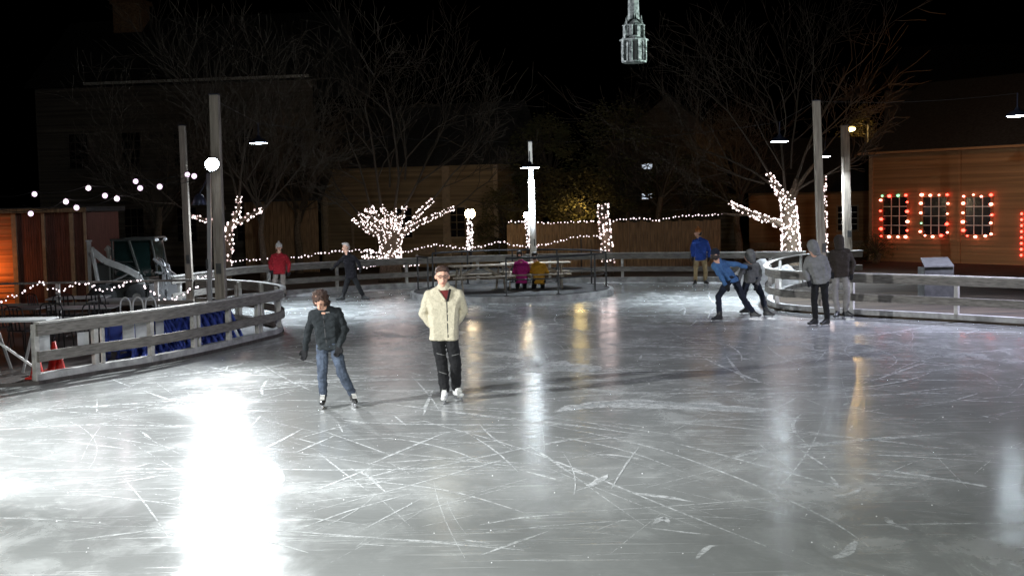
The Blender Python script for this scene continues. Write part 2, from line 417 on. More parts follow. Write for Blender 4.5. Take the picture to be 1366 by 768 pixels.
# scraped snow lying along the kerbs
def ridge(pts,off,label,seed):
    P=along(pts,.12); vs=[];fs=[]; n=0
    for i,(p,d) in enumerate(P):
        nn=Vector((-d.y,d.x,0)); q=p+nn*(off+.05*noise.noise(Vector((i*.13,seed,0)))); a=noise.noise(Vector((i*.11,seed,4)))+.35
        w=max(.02,.20*a+.05); h=max(.004,.07*a+.02*noise.noise(Vector((i*.7,seed,1))))
        for o_,z_ in((-w,.003),(-w*.5,h*.7),(0,h),(w*.5,h*.6),(w,.003)): vs.append((q.x+nn.x*o_,q.y+nn.y*o_,z_))
    for i in range(len(P)-1):
        for k in range(4): a=i*5+k; fs.append((a,a+1,a+6,a+5))
    o=MB().add(vs,fs).build('snow_ridge',M['snow'],None,smooth=True); tag(o,label,'snow',None,'stuff')
ridge(B_pts,-.32,'thin ridge of scraped snow along the far kerb',1.5)
# crumbs of snow
mb=MB()
for i in range(260):
    D=9+17*rs.random(); x=rs.uniform(-.4,.43)*D; q=rs.uniform(.003,.008)
    if x<-4 and D>17: continue
    mb.sphere((x,D,q*.3),(q,q,q*.7),5,3)
tag(mb.build('snow_crumbs',M['snow']),'tiny white snow crumbs scattered on the grey ice','snow crumbs',kind='stuff')
# ------------------------------------------------------------------ fences round the rink
def rink_fence(pts,label,spacing,start=0,double=False,base=.0,kick=None):
    root=empty('rink_fence',pts[0],label,'fence','weathered plank fences around the ice')
    MB().sweep(pts,.05,.78,.965,.0).build('top_rail',M['rail'],root,bevel=.006)
    MB().sweep(pts,.13,.967,1.0,.0).build('rail_cap',M['post'],root,bevel=.006)
    MB().sweep(pts,.05,.36,.53,.0).build('middle_rail',M['rail'],root,bevel=.006)
    MB().sweep(pts,.14,base-.02,.17,.10).build('kerb',M['kerb'],root,bevel=.01)
    for i,(p,d) in enumerate(along(pts,spacing,start)):
        nn=Vector((-d.y,d.x,0)); a=math.atan2(d.y,d.x)
        q=p+nn*(.075)
        m=MB().box((q.x,q.y,.485),(.09,.09,.955),a)
        m.build('fence_post',M['post'],root,bevel=.006)
        if double and i%2==1:
            q=p+nn*.07+d*.16; MB().box((q.x,q.y,.45),(.06,.05,.86),a).build('fence_post',M['post'],root,bevel=.005)
    return root
rink_fence(A_pts,'curved weathered plank fence around the deck at left, blue plastic aids behind it',1.22,0.02,True)
rink_fence(B_pts,'long straight plank fence along the far side of the ice before the lit trees',2.44,.6)
rink_fence(Cc,'curved plank fence at right, passing in front of the building with red lit windows',2.44,1.2)
# inner deck fence
I_pts=[G(-60,384,1.0),G(50,379,1.0),G(184,375.5,1.0),G(256,373.5,1.0)]
I_pts=[Vector((p.x,29.6,0)) for p in I_pts]
root=empty('deck_fence',I_pts[0],'straight thin railed fence behind the deck tables with a drooping light garland','fence')
MB().sweep(I_pts,.10,.97,1.02).build('top_rail',M['rail'],root,bevel=.006)
MB().sweep(I_pts,.04,.40,.50).build('middle_rail',M['rail'],root)
for p,d in along(I_pts,2.44,1.9): MB().box((p.x,p.y+.05,.5),(.09,.09,.96)).build('fence_post',M['post'],root,bevel=.005)
# snow pile behind tip of right fence
root=MB()
sp=gp(1035,37.9)
n=26
for j in range(9):
    for i in range(n+1): pass
vs=[];fs=[]; ni,nj=30,12
for j in range(nj+1):
    for i in range(ni+1):
        u=i/ni*2-1; v=j/nj*2-1; h=max(0,1-u*u)**.8*max(0,1-v*v)**.8
        z=h*.72*(1+.35*noise.noise(Vector((u*3,v*3,2))))+ .06*noise.noise(Vector((u*9,v*9,5)))*min(1,h*3)
        vs.append((sp.x+u*1.3-.35,sp.y+v*.75,z-.01)); 
for j in range(nj):
    for i in range(ni): a=j*(ni+1)+i; fs.append((a,a+1,a+ni+2,a+ni+1))
o=MB().add(vs,fs).build('snow_pile',M['snow_grey'],None,smooth=True); tag(o,'heap of scraped white snow behind the tip of the right fence','snow pile')
# ------------------------------------------------------------------ island
ic=gp(683,35.9); IR=3.05
o=MB().lathe((ic.x,ic.y,0),[(0.001,.16),(IR-.02,.16),(IR,.14),(IR,-.02),(.001,-.02)],64).build('island_platform',M['kerb'])
tag(o,'round low platform on the ice carrying picnic tables and railing','platform')
o2=MB().lathe((ic.x,ic.y,0),[(0.001,.175),(IR-.12,.175),(IR-.12,.155),(.001,.155)],64).build('rubber_mat',M['mat_dark'])
tag(o2,'dark round rubber mat on the island platform','mat')
def ip(ang,r=IR-.22): return Vector((ic.x+r*math.cos(ang),ic.y+r*math.sin(ang),0))
rt=empty('island_railing',ip(R(-20)),'black iron railing ringing the island platform with gap at front left','railing')
segs=[(-93,150),(176,212)]
for a0,a1 in segs:
    pts=[ip(R(a0+(a1-a0)*k/24)) for k in range(25)]
    for z,rr in((1.22,.03),(.62,.02)):
        MB().tube([(p.x,p.y,z) for p in pts],rr,8).build('rail',M['iron'],rt,smooth=True)
    nP=max(2,round((a1-a0)*PI/180*(IR-.22)/1.6)+1)
    for k in range(nP):
        p=ip(R(a0+(a1-a0)*k/(nP-1)))
        MB().box((p.x,p.y,.7),(.05,.05,1.06)).box((p.x,p.y,.185),(.14,.14,.016)).build('railing_post',M['iron'],rt)
def picnic(loc,rz,label,L=1.8):
    r=empty('picnic_table',(0,0,0),label,'picnic table','picnic tables on the island')
    t=MB()
    for k in range(5): t.box((0,-.31+k*.155,.745),(L,.14,.038))
    t.build('tabletop',M['tablewood'],r,bevel=.004)
    for s in(-1,1):
        b=MB()
        for k in(0,1): b.box((0,s*(.64+k*.14),.44),(L,.13,.038))
        b.build('seat',M['tablewood'],r,bevel=.004)
        f=MB(); x=s*(L/2-.28)
        f.bar((x,-.25,.725),(x,-.68,0.01),.04,.09); f.bar((x,.25,.725),(x,.68,.01),.04,.09)
        f.bar((x+.04,-.76,.40),(x+.04,.76,.40),.04,.09); f.bar((x+.04,-.34,.70),(x+.04,.34,.70),.04,.07)
        f.build('leg_frame',M['tablewood'],r)
    f=MB().bar((-L/2+.3,0,.40),(-.08,0,.72),.04,.08).bar((L/2-.3,0,.40),(.08,0,.72),.04,.08); f.build('brace',M['tablewood'],r)
    r.location=loc; r.rotation_euler=(0,0,rz); return r
picnic((gp(641,35.2).x,35.1,.18),R(12),'empty wooden picnic table at the left of the island, behind the man in cream fleece')
tp=gp(713,35.6)
picnic((tp.x+.05,35.95,.18),R(0),'wooden picnic table where the magenta and mustard coated people sit',2.1)
# ------------------------------------------------------------------ poles and lamps
def pole(px_top,py_top,px_bot,py_bot,D,w,label,name='wooden_pole',m='pole',zb=.05):
    a=At(px_top,py_top,D); b=At(px_bot,py_bot,D); d=(b-a); d=d/d.z; base=a+d*(zb-a.z)
    # keep lean
    rt=empty(name,base,label,'pole')
    mb=MB(); n=10; pts=[base.lerp(a,k/n) for k in range(n+1)]
    vs=[];fs=[]
    for i,p in enumerate(pts):
        q=w/2*(1.0-.12*i/n)
        vs+=[(p.x-q,p.y-q,p.z),(p.x+q,p.y-q,p.z),(p.x+q,p.y+q,p.z),(p.x-q,p.y+q,p.z)]
    for i in range(n):
        for k in range(4): fs.append((i*4+k,i*4+(k+1)%4,i*4+4+(k+1)%4,i*4+4+k))
    fs+=[(3,2,1,0),tuple(n*4+k for k in range(4))]
    mb.add(vs,fs).build('shaft',M[m],rt,bevel=.012)
    c=MB().box((a.x,a.y,a.z+.012),(w*.96,w*.96,.02)); c.build('cap',M['lampmetal'],rt)
    MB().box((base.x,base.y-w/2-.012,1.5),(w*.5,.02,.22)).build('outlet_box',M['cabinet'],rt)
    return rt,a,base
PL,PLtop,PLb=pole(286,127,296.5,440,25.0,.215,'tall square wooden pole carrying the bright floodlight, behind the deck fence')
P2,P2top,_=pole(243,168,254,400,29.9,.17,'shorter wooden pole left of the floodlight pole, garland hooked to its foot')
P3,P3top,_=pole(1089,135,1095.5,330,29.2,.19,'tallest wooden pole at right, rising behind the two hooded skaters')
P4,P4top,_=pole(1127,168,1130.5,325,39.5,.26,'pale sided wooden pole between the hooded skaters and the building')
P5,P5top,_=pole(278.5,231,280,400,27.05,.10,'thin metal pole just left of the floodlight pole',m='steel',name='metal_pole')
P6,P6top,P6b=pole(707,189,711.5,335,37.2,.15,'central lamp pole rising from the island behind the seated pair',m='steel',name='lamp_pole',zb=.17)
# thicker sleeve on the centre pole
s=At(708.6,240,37.2); MB().tube([(P6b.x,P6b.y,.175),(s.x,s.y,s.z)],[.105,.095],12).build('sleeve',M['muntin'],P6,smooth=True)
def pendant(px,py,D,label,rad=.25,power=0,col=(.8,.9,1),em_='led',stem=.32,group='shaded lamps hung over the rink',ang=130,cable=None):
    c=At(px,py,D); rt=empty('pendant_lamp',c,label,'lamp',group)
    MB().lathe(c,[(.03,.20),(.05,.17),(.07,.13),(rad*.55,.11),(rad*.85,.05),(rad,0),(rad*.97,-.004),(rad*.8,.045),(rad*.5,.10),(.02,.12)],24).build('shade',M['lampmetal'],rt,smooth=True)
    MB().lathe(c,[(.001,.012),(rad*.86,.012),(rad*.86,-.006),(.001,-.02)],20).build('bulb',M[em_],rt)
    MB().tube([c+Vector((0,0,.19)),c+Vector((0,0,.19+stem))],.015,6).build('stem',M['lampmetal'],rt)
    if power: light('SPOT','pendant_light',c+Vector((0,0,-.06)),power,col,c+Vector((0,-.001,-5)),spot_size=R(ang),spot_blend=.8,shadow_soft_size=.15)
    return c+Vector((0,0,.19+stem)),rt
pa,_=pendant(345,191,31,'shaded lamp hanging in the dark right of the bright floodlight',power=3200)
pb,_=pendant(1040,189,31.5,'shaded lamp glowing above the wrapped tree at right',power=3200)
pc,_=pendant(1357,155,27,'shaded lamp at the right edge above the building with red lit windows',power=3200,col=(.74,.76,1))
pd,_=pendant(1101,209,39.2,'small shaded lamp beside the top of the tallest right pole',power=2500,rad=.2)
pe,rt6=pendant(707,224,36.95,'shaded lamp fixed to the central island pole',power=850,rad=.34)
# overhead cables carrying the pendants
def cable(a,b,sag,label):
    pts=[a.lerp(b,k/20)-Vector((0,0,sag*4*(k/20)*(1-k/20))) for k in range(21)]
    o=MB().tube(pts,.006,4).build('overhead_cable',M['wire']); tag(o,label,'cable','thin cables holding the lamps')
cable(PLtop+Vector((0,0,-.1)),pa,0.0,'thin cable from the floodlight pole to its nearest shaded lamp')
cable(pa,P6top,.15,'thin cable from the left shaded lamp to the island pole')
cable(P6top,pb,.15,'thin cable from the island pole to the right shaded lamp')
cable(pb,P3top,0.0,'thin cable from the right shaded lamp to the tallest right pole')
cable(P3top,pc,.1,'thin cable from the tallest right pole to the right edge lamp')
# floodlight
fc=At(282.5,219,24.72)
rt=empty('floodlight',fc,'blazing white floodlight clamped to the tall wooden pole at left','floodlight')
dirv=(Vector((-1.5,15,0))-fc).normalized()
q=dirv.to_track_quat('Y','Z').to_matrix()
MB().tube([fc-dirv*.20,fc-dirv*.16,fc-dirv*.02,fc+dirv*.02],[.05,.10,.145,.15],20).build('housing',M['lampmetal'],rt,smooth=True)
MB().tube([fc+dirv*.022,fc+dirv*.034],[.138,.12],20).build('lens',M['flood'],rt)
MB().bar(fc-dirv*.08,Vector((PLb.x-.08,24.9,fc.z+.02)),.04,.05).build('bracket',M['lampmetal'],rt)
light('SPOT','flood_light',fc+dirv*.05,6800,(.93,.98,1.0),fc+Vector((-.6,-14,-3.7)),spot_size=R(82),spot_blend=1,shadow_soft_size=.09)
# unlit hanging lamp with a hood, between poles
hc=At(266,268,27.5); rt=empty('lamp_hood',hc,'dark unlit hood hanging between the two left poles','hood')
MB().lathe(hc,[(.06,.16),(.10,.12),(.19,-.08),(.18,-.09),(.05,.08)],16).build('shade',M['lampmetal'],rt,smooth=True)
MB().tube([hc+Vector((0,0,.15)),hc+Vector((.2,0,.5))],.012,6).build('arm',M['lampmetal'],rt)
# globe lamps on wrapped posts
def globe_post(px,py,D,label,power,r=.16,post=True):
    c=At(px,py,D); rt=empty('globe_lamp',Vector((c.x,c.y,.03)),label,'lamp post','warm globe lamps behind the far fence')
    MB().tube([(c.x,c.y,.03),(c.x,c.y,c.z-.12)],[.06,.045],10).build('post',M['iron'],rt)
    MB().sphere(c,r,14,10).build('globe',M['globe'],rt,smooth=True)
    MB().lathe(c,[(.001,r+.05),(.05,r+.03),(.07,r*.93)],12).build('finial',M['iron'],rt)
    light('POINT','globe_light',c+Vector((0,-.0,0)),power,(1,.72,.36),shadow_soft_size=r*1.15).visible_camera=True
    return c
g1=globe_post(627,285,45,'bright round lamp on a light wrapped post before the clapboard house',150)
g2=globe_post(703,287,45,'small round lamp just left of the central island pole',150,r=.11)
# streetlight
c=At(1135,172,62); rt=empty('street_lamp',Vector((c.x,c.y,.0)),'yellow street lamp burning beyond the pale right pole','street lamp')
MB().tube([(c.x+.9,c.y,0),(c.x+.9,c.y,c.z+.2)],[.1,.07],10).build('post',M['iron'],rt)
MB().tube([(c.x+.9,c.y,c.z+.15),(c.x+.4,c.y,c.z+.3),(c.x,c.y,c.z+.14)],.03,6).build('arm',M['iron'],rt)
MB().sphere(c+Vector((0,0,.12)),(.30,.2,.09)).build('hood',M['iron'],rt,smooth=True)
MB().sphere(c,(.24,.16,.13)).build('lamp_bulb',M['sodium'],rt,smooth=True)
light('POINT','street_light',c+Vector((0,-.35,-.1)),170,(1,.62,.2),shadow_soft_size=.2)
# ------------------------------------------------------------------ festoon bulbs at left
fp=[(46,259),(41,285),(88,269),(102,277),(118,251),(140,261),(156,265),(181,242),(187,251),(213,249),(250,233),(259,235)]
rowA=[(-20,262),(46,259),(118,251),(181,242),(250,233)]
rowB=[(-20,275),(41,285),(88,269),(140,261),(187,251),(259,235)]
rowC=[(30,278),(102,277),(156,265),(213,249),(276,236)]
for row,lab,dd in((rowA,'uppermost row of big round bulbs strung to the left pole',28.5),(rowB,'middle row of big round bulbs sagging over the red shed',27.6),(rowC,'lowest row of big round bulbs running up to the thin metal pole',27.0)):
    pts=[At(x,y,dd) for x,y in row]; rt=empty('festoon_string',pts[0],lab,'string lights','rows of large bulbs over the deck')
    wp=[]
    for a,b in zip(pts,pts[1:]):
        for k in range(8): wp.append(a.lerp(b,k/8)+Vector((0,0,.07-.10*4*(k/8)*(1-k/8))))
    wp.append(pts[-1]+Vector((0,0,.07))); MB().tube(wp,.007,4).build('wire',M['wire'],rt)
    for p in pts[1:]:
        if p is pts[-1] and row is rowC: continue
        MB().sphere(p,.062,10,8).build('bulb',M['festoon'],rt,smooth=True)
        MB().tube([p+Vector((0,0,.05)),p+Vector((0,0,.09))],.02,6).build('socket',M['wire'],rt)
    light('POINT','festoon_light',pts[2]+Vector((0,-.15,0)),7,(1,.85,.9),shadow_soft_size=.1)
# deck garland
def gpx(l,D,step=7):
    return crom([At(x,y,D) for x,y in l],step)
light_string(gpx([(-10,404),(25,393),(50,378),(79,388),(108,378),(143,388),(170,375),(184,373),(202,388),(220,401),(240,394),(252,388),(266,378)],29.45),'garland of small white lights drooping along the deck fence',step=.085,r=.021,jit=.05)
light_string([G(x,y,1.03) for x,y in((262,369),(300,371))],'short run of lights on the deck rail by the tall pole',step=.12,r=.02)
# back garlands
light_string(gpx([(310,349),(345,345.5),(395,343),(430,338),(455,335),(483,334),(510,338)],41.5),'garland of white lights left of the wrapped spreading tree, behind the skaters',step=.12,r=.024)
light_string(gpx([(541,336),(560,331),(581,326.5),(600,329),(616,331),(640,329),(666,323),(685,327),(704,328.6),(717,328),(745,322),(775,314.6),(801,316)],44.5),'garland of white lights swagged between the wrapped tree and wrapped trunk',step=.12,r=.024)
light_string(gpx([(478,358),(490,357),(504,354)],40.9),'short loop of lights hanging under the far rail',step=.1,r=.025)
light_string(gpx([(538,354),(550,354),(558,353)],40.9),'tiny loop of lights on the far fence right of the wrapped tree',step=.1,r=.025)
light_string(gpx([(678,296),(704,295),(718,297),(740,298),(770,295.5),(801,296),(830,293),(860,291.5),(876,294),(900,289),(940,287),(968,285)],47.2),'long line of white lights along the top of the board fence',step=.13,r=.026,cap=100)
# low swag posts
for px,py,lab in((581,328,'slim stake holding the garland left of the globe lamp'),(666,325,'slim stake holding the garland right of the globe lamp'),(775,317,'slim stake holding the garland before the board fence'),(616,333,'short stake holding the garland next to the globe lamp')):
    p=At(px,py,44.6); o=MB().tube([(p.x,p.y,.03),(p.x,p.y,p.z)],.025,6).build('garland_stake',M['iron']); tag(o,lab,'stake','stakes holding the garland')
# ------------------------------------------------------------------ trees
def branch_rec(mb,p,d,L,r,depth,rnd,spread=.5,up=.12):
    n=4; pts=[p]; rad=[r]; q=p.copy(); dd=d.copy()
    for k in range(n):
        dd=(dd+Vector((rnd.gauss(0,.13),rnd.gauss(0,.13),rnd.gauss(0,.1)+up*.3))).normalized()
        q=q+dd*L/n; pts.append(q.copy()); rad.append(r*(1-.55*(k+1)/n))
        if depth>0 and k>=0:
            for _ in range(1 if k<2 else 2):
                if rnd.random()<.85:
                    ax=Vector((rnd.gauss(0,1),rnd.gauss(0,1),rnd.gauss(0,1))).cross(dd)
                    if ax.length<.01: continue
                    nd=(Matrix.Rotation(rnd.uniform(.35,.95)*spread*2,3,ax.normalized())@dd); nd.z+=up; nd.normalize()
                    branch_rec(mb,q.copy(),nd,L*rnd.uniform(.5,.78),rad[-1]*.65,depth-1,rnd,spread,up)
    mb.tube(pts,[max(x,.007) for x in rad],5 if depth>1 else 3,cap=False)
def wrap_points(pts,rads,dens,rnd,jit=.02):
    out=[]
    for (a,b,ra,rb) in zip(pts,pts[1:],rads,rads[1:]):
        l=(b-a).length; area=2*PI*max(.09,(ra+rb)/2)*l; n=int(dens*area+rnd.random()); d=(b-a).normalized()
        s=d.cross(Vector((0,1,0.01))).normalized(); t=d.cross(s)
        for _ in range(n):
            u=rnd.random(); w=rnd.uniform(0,2*PI); R_=(ra*(1-u)+rb*u)+.03+rnd.random()*jit
            out.append(a.lerp(b,u)+(s*math.cos(w)+t*math.sin(w))*R_)
    return out
def tree(name,label,D,limbs,rnd,wrapped=(),twigs=(),dens=30,strlabel=None,br=.032,group='bare trees around the rink',tw_depth=3,bm='fairy',cap=100):
    """limbs: list of ([(px,py,dy)..],[radii]); first is the trunk"""
    W=[([At(p[0],p[1],D+(p[2] if len(p)>2 else 0)) for p in pp],rr) for pp,rr in limbs]
    base=W[0][0][0]; base=Vector((base.x,base.y,0))
    rt=empty(name,base,label,'tree',group)
    t0=[Vector((W[0][0][0].x,W[0][0][0].y,.0))]+W[0][0]; r_0=[W[0][1][0]*1.25]+list(W[0][1])
    MB().tube(crom(t0,4),[r_0[min(len(r_0)-1,i//4)]*(1-(i%4)/4)+r_0[min(len(r_0)-1,i//4+1)]*(i%4)/4 for i in range(4*(len(t0)-1)+1)],10).build('trunk',M['bark'],rt,smooth=True)
    for pp,rr in W[1:]:
        MB().tube(crom(pp,4),[rr[min(len(rr)-1,i//4)]*(1-(i%4)/4)+rr[min(len(rr)-1,i//4+1)]*(i%4)/4 for i in range(4*(len(pp)-1)+1)],8).build('limb',M['bark'],rt,smooth=True)
    mb=MB()
    for (px,py,dx,dz,L,r) in twigs:
        p=At(px,py,D); branch_rec(mb,p,Vector((dx,rnd.uniform(-.3,.3),dz)).normalized(),L,r,tw_depth,rnd)
    if twigs: mb.build('crown',M['twig'],rt)
    if wrapped:
        srt=empty('tree_lights',base,strlabel,'string lights','white lights wrapped round trunks and posts')
        pos=[]
        for i in wrapped:
            pp,rr=W[i]; pos+=wrap_points(pp,rr,dens,rnd)
        # visible side (towards the rink) gets its own bulbs first
        bulbs(srt,pos,br,[M['fairy'],M['fairy'],M['fairy_dim'],M['fairy_dim']],cap=cap)
        gl=sum((p for p in pos),Vector())/len(pos)
        light('POINT','tree_glow',gl+Vector((0,-1.0,.1)),24,(1,.78,.74),shadow_soft_size=.9)
    return rt
rr=random.Random(11)
# spreading tree, centre left
limbs=[([(521,352),(521,338),(521,322),(521,312)],[.36,.34,.36,.40])]
ends=[((512,315),(498,303),(478,285)),((512,316),(492,308),(470,290)),((517,312),(508,295),(494,276)),((520,310),(517,290),(508,273)),((523,310),(524,290),(527,276)),((526,312),(534,294),(540,275)),((529,314),(545,300),(560,283),(577,267)),((530,318),(555,300),(580,288),(607,277)),((520,316),(503,300),(486,278)),((524,314),(530,300),(534,285))]
for e in ends:
    n=len(e); limbs.append(([(x,y,rr.uniform(-.5,.5)*i/n) for i,(x,y) in enumerate(e)],[.07,.055,.045,.035][:n]))
tw=[(478,285,-.7,.6,2.6,.04),(494,276,-.4,1,3.2,.045),(508,273,-.15,1,3.6,.05),(527,276,.05,1,4.2,.055),(540,275,.25,1,3.6,.05),(577,267,.6,.9,2.4,.035),(607,277,.7,.5,2,.03),(520,250,-.2,1,2.6,.04),(470,290,-.9,.5,2.2,.03),(540,240,.2,1,2.8,.04)]
tree('wrapped_tree','spreading bare tree wrapped in white lights behind the far fence, centre left',42.3,limbs,random.Random(2),wrapped=range(len(limbs)),twigs=tw,dens=78,strlabel='dense white lights wound round the spreading tree, centre left',br=.021,tw_depth=3)
# light scatter at its foot
tp_=[]
for k in range(70):
    x=rr.uniform(482,538); y=rr.uniform(333,348); tp_.append(At(x,y,42.0+rr.uniform(-.3,.3)))
rt=empty('tree_lights',tp_[0],'loose tangle of white lights at the foot of the spreading tree','string lights','white lights wrapped round trunks and posts')
bulbs(rt,[p for p in tp_],.028,M['fairy'])
MB().tube(sorted(tp_,key=lambda p:p.x),.005,3).build('wire',M['wire'],rt)
# right tree
limbs=[([(1056,345),(1054,310),(1053,285),(1050,265)],[.30,.27,.24,.22]),([(1050,266),(1040,256),(1032,243),(1025,230)],[.15,.12,.09,.07]),([(1050,303),(1035,297),(1015,290),(1000,284),(980,275),(972,270)],[.11,.10,.08,.07,.05,.04]),([(1052,266),(1058,255),(1063,238)],[.14,.11,.08]),([(1000,286),(980,287),(962,284)],[.05,.04,.03]),([(1056,268),(1070,240),(1090,215)],[.10,.07,.05])]
tw=[(1025,230,-.6,.8,3.4,.05),(1063,238,.2,1,3.8,.055),(1048,262,-.1,1,3.4,.06),(1090,215,.6,.9,1.8,.03),(1035,250,-1,.6,4,.05),(972,270,-.8,.4,1.5,.02),(1055,225,0,1,3.6,.04),(1020,245,-1,.25,3,.04),(1060,255,.8,.6,2.4,.05)]
tree('wrapped_tree','bare tree with light wrapped leaning trunk behind the far fence at right',41.6,limbs,random.Random(5),wrapped=(0,1,2),twigs=tw,dens=90,strlabel='white lights wound round the leaning trunk of the right tree',br=.028)
# left tree
limbs=[([(303,356),(304,340),(305,322),(305,305)],[.14,.13,.12,.12]),([(305,306),(312,292),(318,278),(319,262)],[.09,.08,.06,.05]),([(306,303),(322,294),(338,285),(354,277)],[.08,.07,.05,.04]),([(304,305),(292,300),(275,294),(257,287)],[.08,.06,.05,.04])]
tw=[(319,262,.1,1,3.2,.04),(354,277,.8,.7,2.4,.03),(257,287,-.8,.6,2.6,.03),(318,270,-.2,1,3.6,.045),(300,280,-.3,1,3.4,.04),(330,240,.4,1,2.6,.03)]
tree('wrapped_tree','slim bare tree wrapped in lights behind the tall left pole',39,limbs,random.Random(8),wrapped=(0,1,2,3),twigs=tw,dens=50,strlabel='white lights wound round the slim tree behind the tall left pole',br=.027)
# wrapped posts/trunks
def wrapped_post(pxs,D,rad,label,slabel,dens,br=.030,limit=None,kind='bare_tree'):
    (x0,y0),(x1,y1)=pxs; a=At(x0,y0,D); b=At(x1,y1,D)
    rt=empty(kind,Vector((b.x,b.y,.0)),label,'tree','trunks wound with white lights')
    MB().tube([(b.x,b.y,0.0),b,a],[rad*1.1,rad,rad*.85],12).build('trunk',M['bark'],rt,smooth=True)
    srt=empty('tree_lights',b,slabel,'string lights','white lights wrapped round trunks and posts')
    # helical winding
    L=(a-b).length; turns=int(L/(.11)); pos=[]
    rn=random.Random(int(x0)); npt=turns*10
    hp=[]
    for k in range(npt+1):
        t=k/npt; w=2*PI*turns*t; R_=rad*(1-.15*t)+.02
        p=b.lerp(a,t)+Vector((math.cos(w)*R_,math.sin(w)*R_,0)); hp.append(p)
    MB().tube(hp,.004,3).build('wire',M['wire'],srt)
    n=int(dens*2*PI*rad*L)
    for _ in range(n):
        p=hp[rn.randrange(len(hp))].copy(); p.z+=rn.uniform(-.03,.03); p.x+=rn.uniform(-.02,.02); pos.append(p)
    bulbs(srt,pos,br,[M['fairy'],M['fairy_dim']])
    light('POINT','tree_glow',b.lerp(a,.5)+Vector((0,-.8,0)),22,(1,.78,.74),shadow_soft_size=.3)
wrapped_post(((804,272),(811,350)),42.5,.20,'straight trunk wound with lights right of the island','white lights wound round the straight trunk right of the island',52)
wrapped_post(((1096,236),(1098,345)),43.0,.15,'slender trunk wound with lights just behind the tallest right pole','white lights wound round the slender trunk behind the tallest right pole',60,br=.03)
for x0,y0,x1,y1,D,rad,lab in((627,291,627,334,45,.07,'white lights spiralling up the post of the bright globe lamp'),(704,292,706,330,45,.06,'white lights spiralling up the post of the small globe lamp')):
    a=At(x0,y0,D); b=At(x1,y1,D); srt=empty('tree_lights',b,lab,'string lights','white lights wrapped round trunks and posts')
    hp=[]; L=(a-b).length; tn=int(L/.13)
    for k in range(tn*10+1):
        t=k/(tn*10); w=2*PI*tn*t; hp.append(b.lerp(a,t)+Vector((math.cos(w)*(rad+.02),math.sin(w)*(rad+.02),0)))
    MB().tube(hp,.004,3).build('wire',M['wire'],srt)
    bulbs(srt,[hp[random.randrange(len(hp))]+Vector((random.uniform(-.02,.02),0,0)) for _ in range(60)],.034,M['fairy'])
# plain bare trees in the dark
def bare(px,D,h,label,seed,r=.16,depth=4):
    b=gp(px,D); rt=empty('bare_tree',b,label,'tree','bare trees around the rink'); rn=random.Random(seed)
    pts=[b+Vector((0,0,0)),b+Vector((.05,0,h*.12)),b+Vector((-.05,.1,h*.25)),b+Vector((.1,0,h*.38))]
    MB().tube(pts,[r*1.2,r,r*.85,r*.7],9).build('trunk',M['bark'],rt,smooth=True)
    mb=MB()
    for k in range(6):
        a=rn.uniform(0,2*PI); s=rn.uniform(.3,.9)
        branch_rec(mb,pts[2].lerp(pts[3],rn.random()),Vector((math.cos(a)*s,math.sin(a)*s,1)).normalized(),h*.33,r*.42,depth-1,rn,.5,.1)
    mb.build('crown',M['twig'],rt)
bare(215,44,7.5,'bare tree in the dark behind the poles at left',21)
bare(400,49,7,'bare tree in the dark above the red coated skater',22)
bare(352,41,7.5,'bare tree in the dark behind the hanging left lamp',29,.11)
bare(880,52,7.5,'bare tree in the dark above the board fence',23)
bare(985,50,7,'bare tree in the dark left of the wrapped right tree',24)
bare(1150,66,6.5,'bare tree lit yellow around the street lamp',25,.2)
bare(660,58,8,'bare tree in the dark behind the globe lamp',26)
# leafy evergreens
def leafy(px,D,z0,rx,ry,rz,n,label,seed,m='leaf',sz=.13):
    b=gp(px,D); rt=empty('leafy_tree',b,label,'tree','leafy evergreens behind the board fence'); rn=random.Random(seed)
    cz=z0+rz
    mb=MB().tube([b,b+Vector((.1,0,cz*.5)),b+Vector((0,0,cz))],[.16,.12,.06],8); 
    mb.build('trunk',M['bark'],rt)
    lb=MB(); br_=MB(); clumps=[]
    for _ in range(46):
        v=Vector((rn.gauss(0,1),rn.gauss(0,1),rn.gauss(0,1))).normalized()*rn.uniform(.45,1)**.6
        c=Vector((b.x+v.x*rx,b.y+v.y*ry,cz+v.z*rz)); clumps.append((c,rn.uniform(.25,.6)))
        br_.tube([b+Vector((0,0,cz*rn.uniform(.5,1))),c],[.03,.008],4,cap=False)
    for _ in range(n):
        c,s=rn.choice(clumps); v=Vector((rn.gauss(0,.5),rn.gauss(0,.5),rn.gauss(0,.42)))*s; p=c+v
        if p.z<.05: continue
        q=Matrix.Rotation(rn.uniform(0,6.3),3,'Z')@Matrix.Rotation(rn.uniform(-1.2,1.2),3,'X'); s_=sz*rn.uniform(.5,1.2)
        lb.add([p+q@Vector((-s_*.5,0,0)),p+q@Vector((0,-s_*.35,.2*s_)),p+q@Vector((s_*.6,0,0)),p+q@Vector((0,s_*.35,.2*s_))],[(0,1,2,3)])
    br_.build('branches',M['twig'],rt)
    me=bpy.data.meshes.new('crown'); me.from_pydata([v-b for v in lb.v],[],lb.f); me.materials.append(M[m])
    o=bpy.data.objects.new('crown',me); C.objects.link(o); o.parent=rt
leafy(680,50.5,.1,1.3,1.0,1.6,4200,'dense evergreen bush lit by the globe lamp, left of the board fence',31,'leaf2')
leafy(775,51,1.2,1.9,1.2,1.5,6500,'evergreen glowing yellow above the board fence',32,'leaf2')
leafy(735,53,2.2,1.9,1.4,2.2,6500,'tall evergreen right behind the central pole',33)
leafy(835,54,1.8,2.3,1.5,2.6,6500,'tall dark evergreen above the wrapped straight trunk',34)
leafy(920,55,1.2,2.0,1.5,2.2,5200,'dark evergreen behind the man in blue jacket',35)
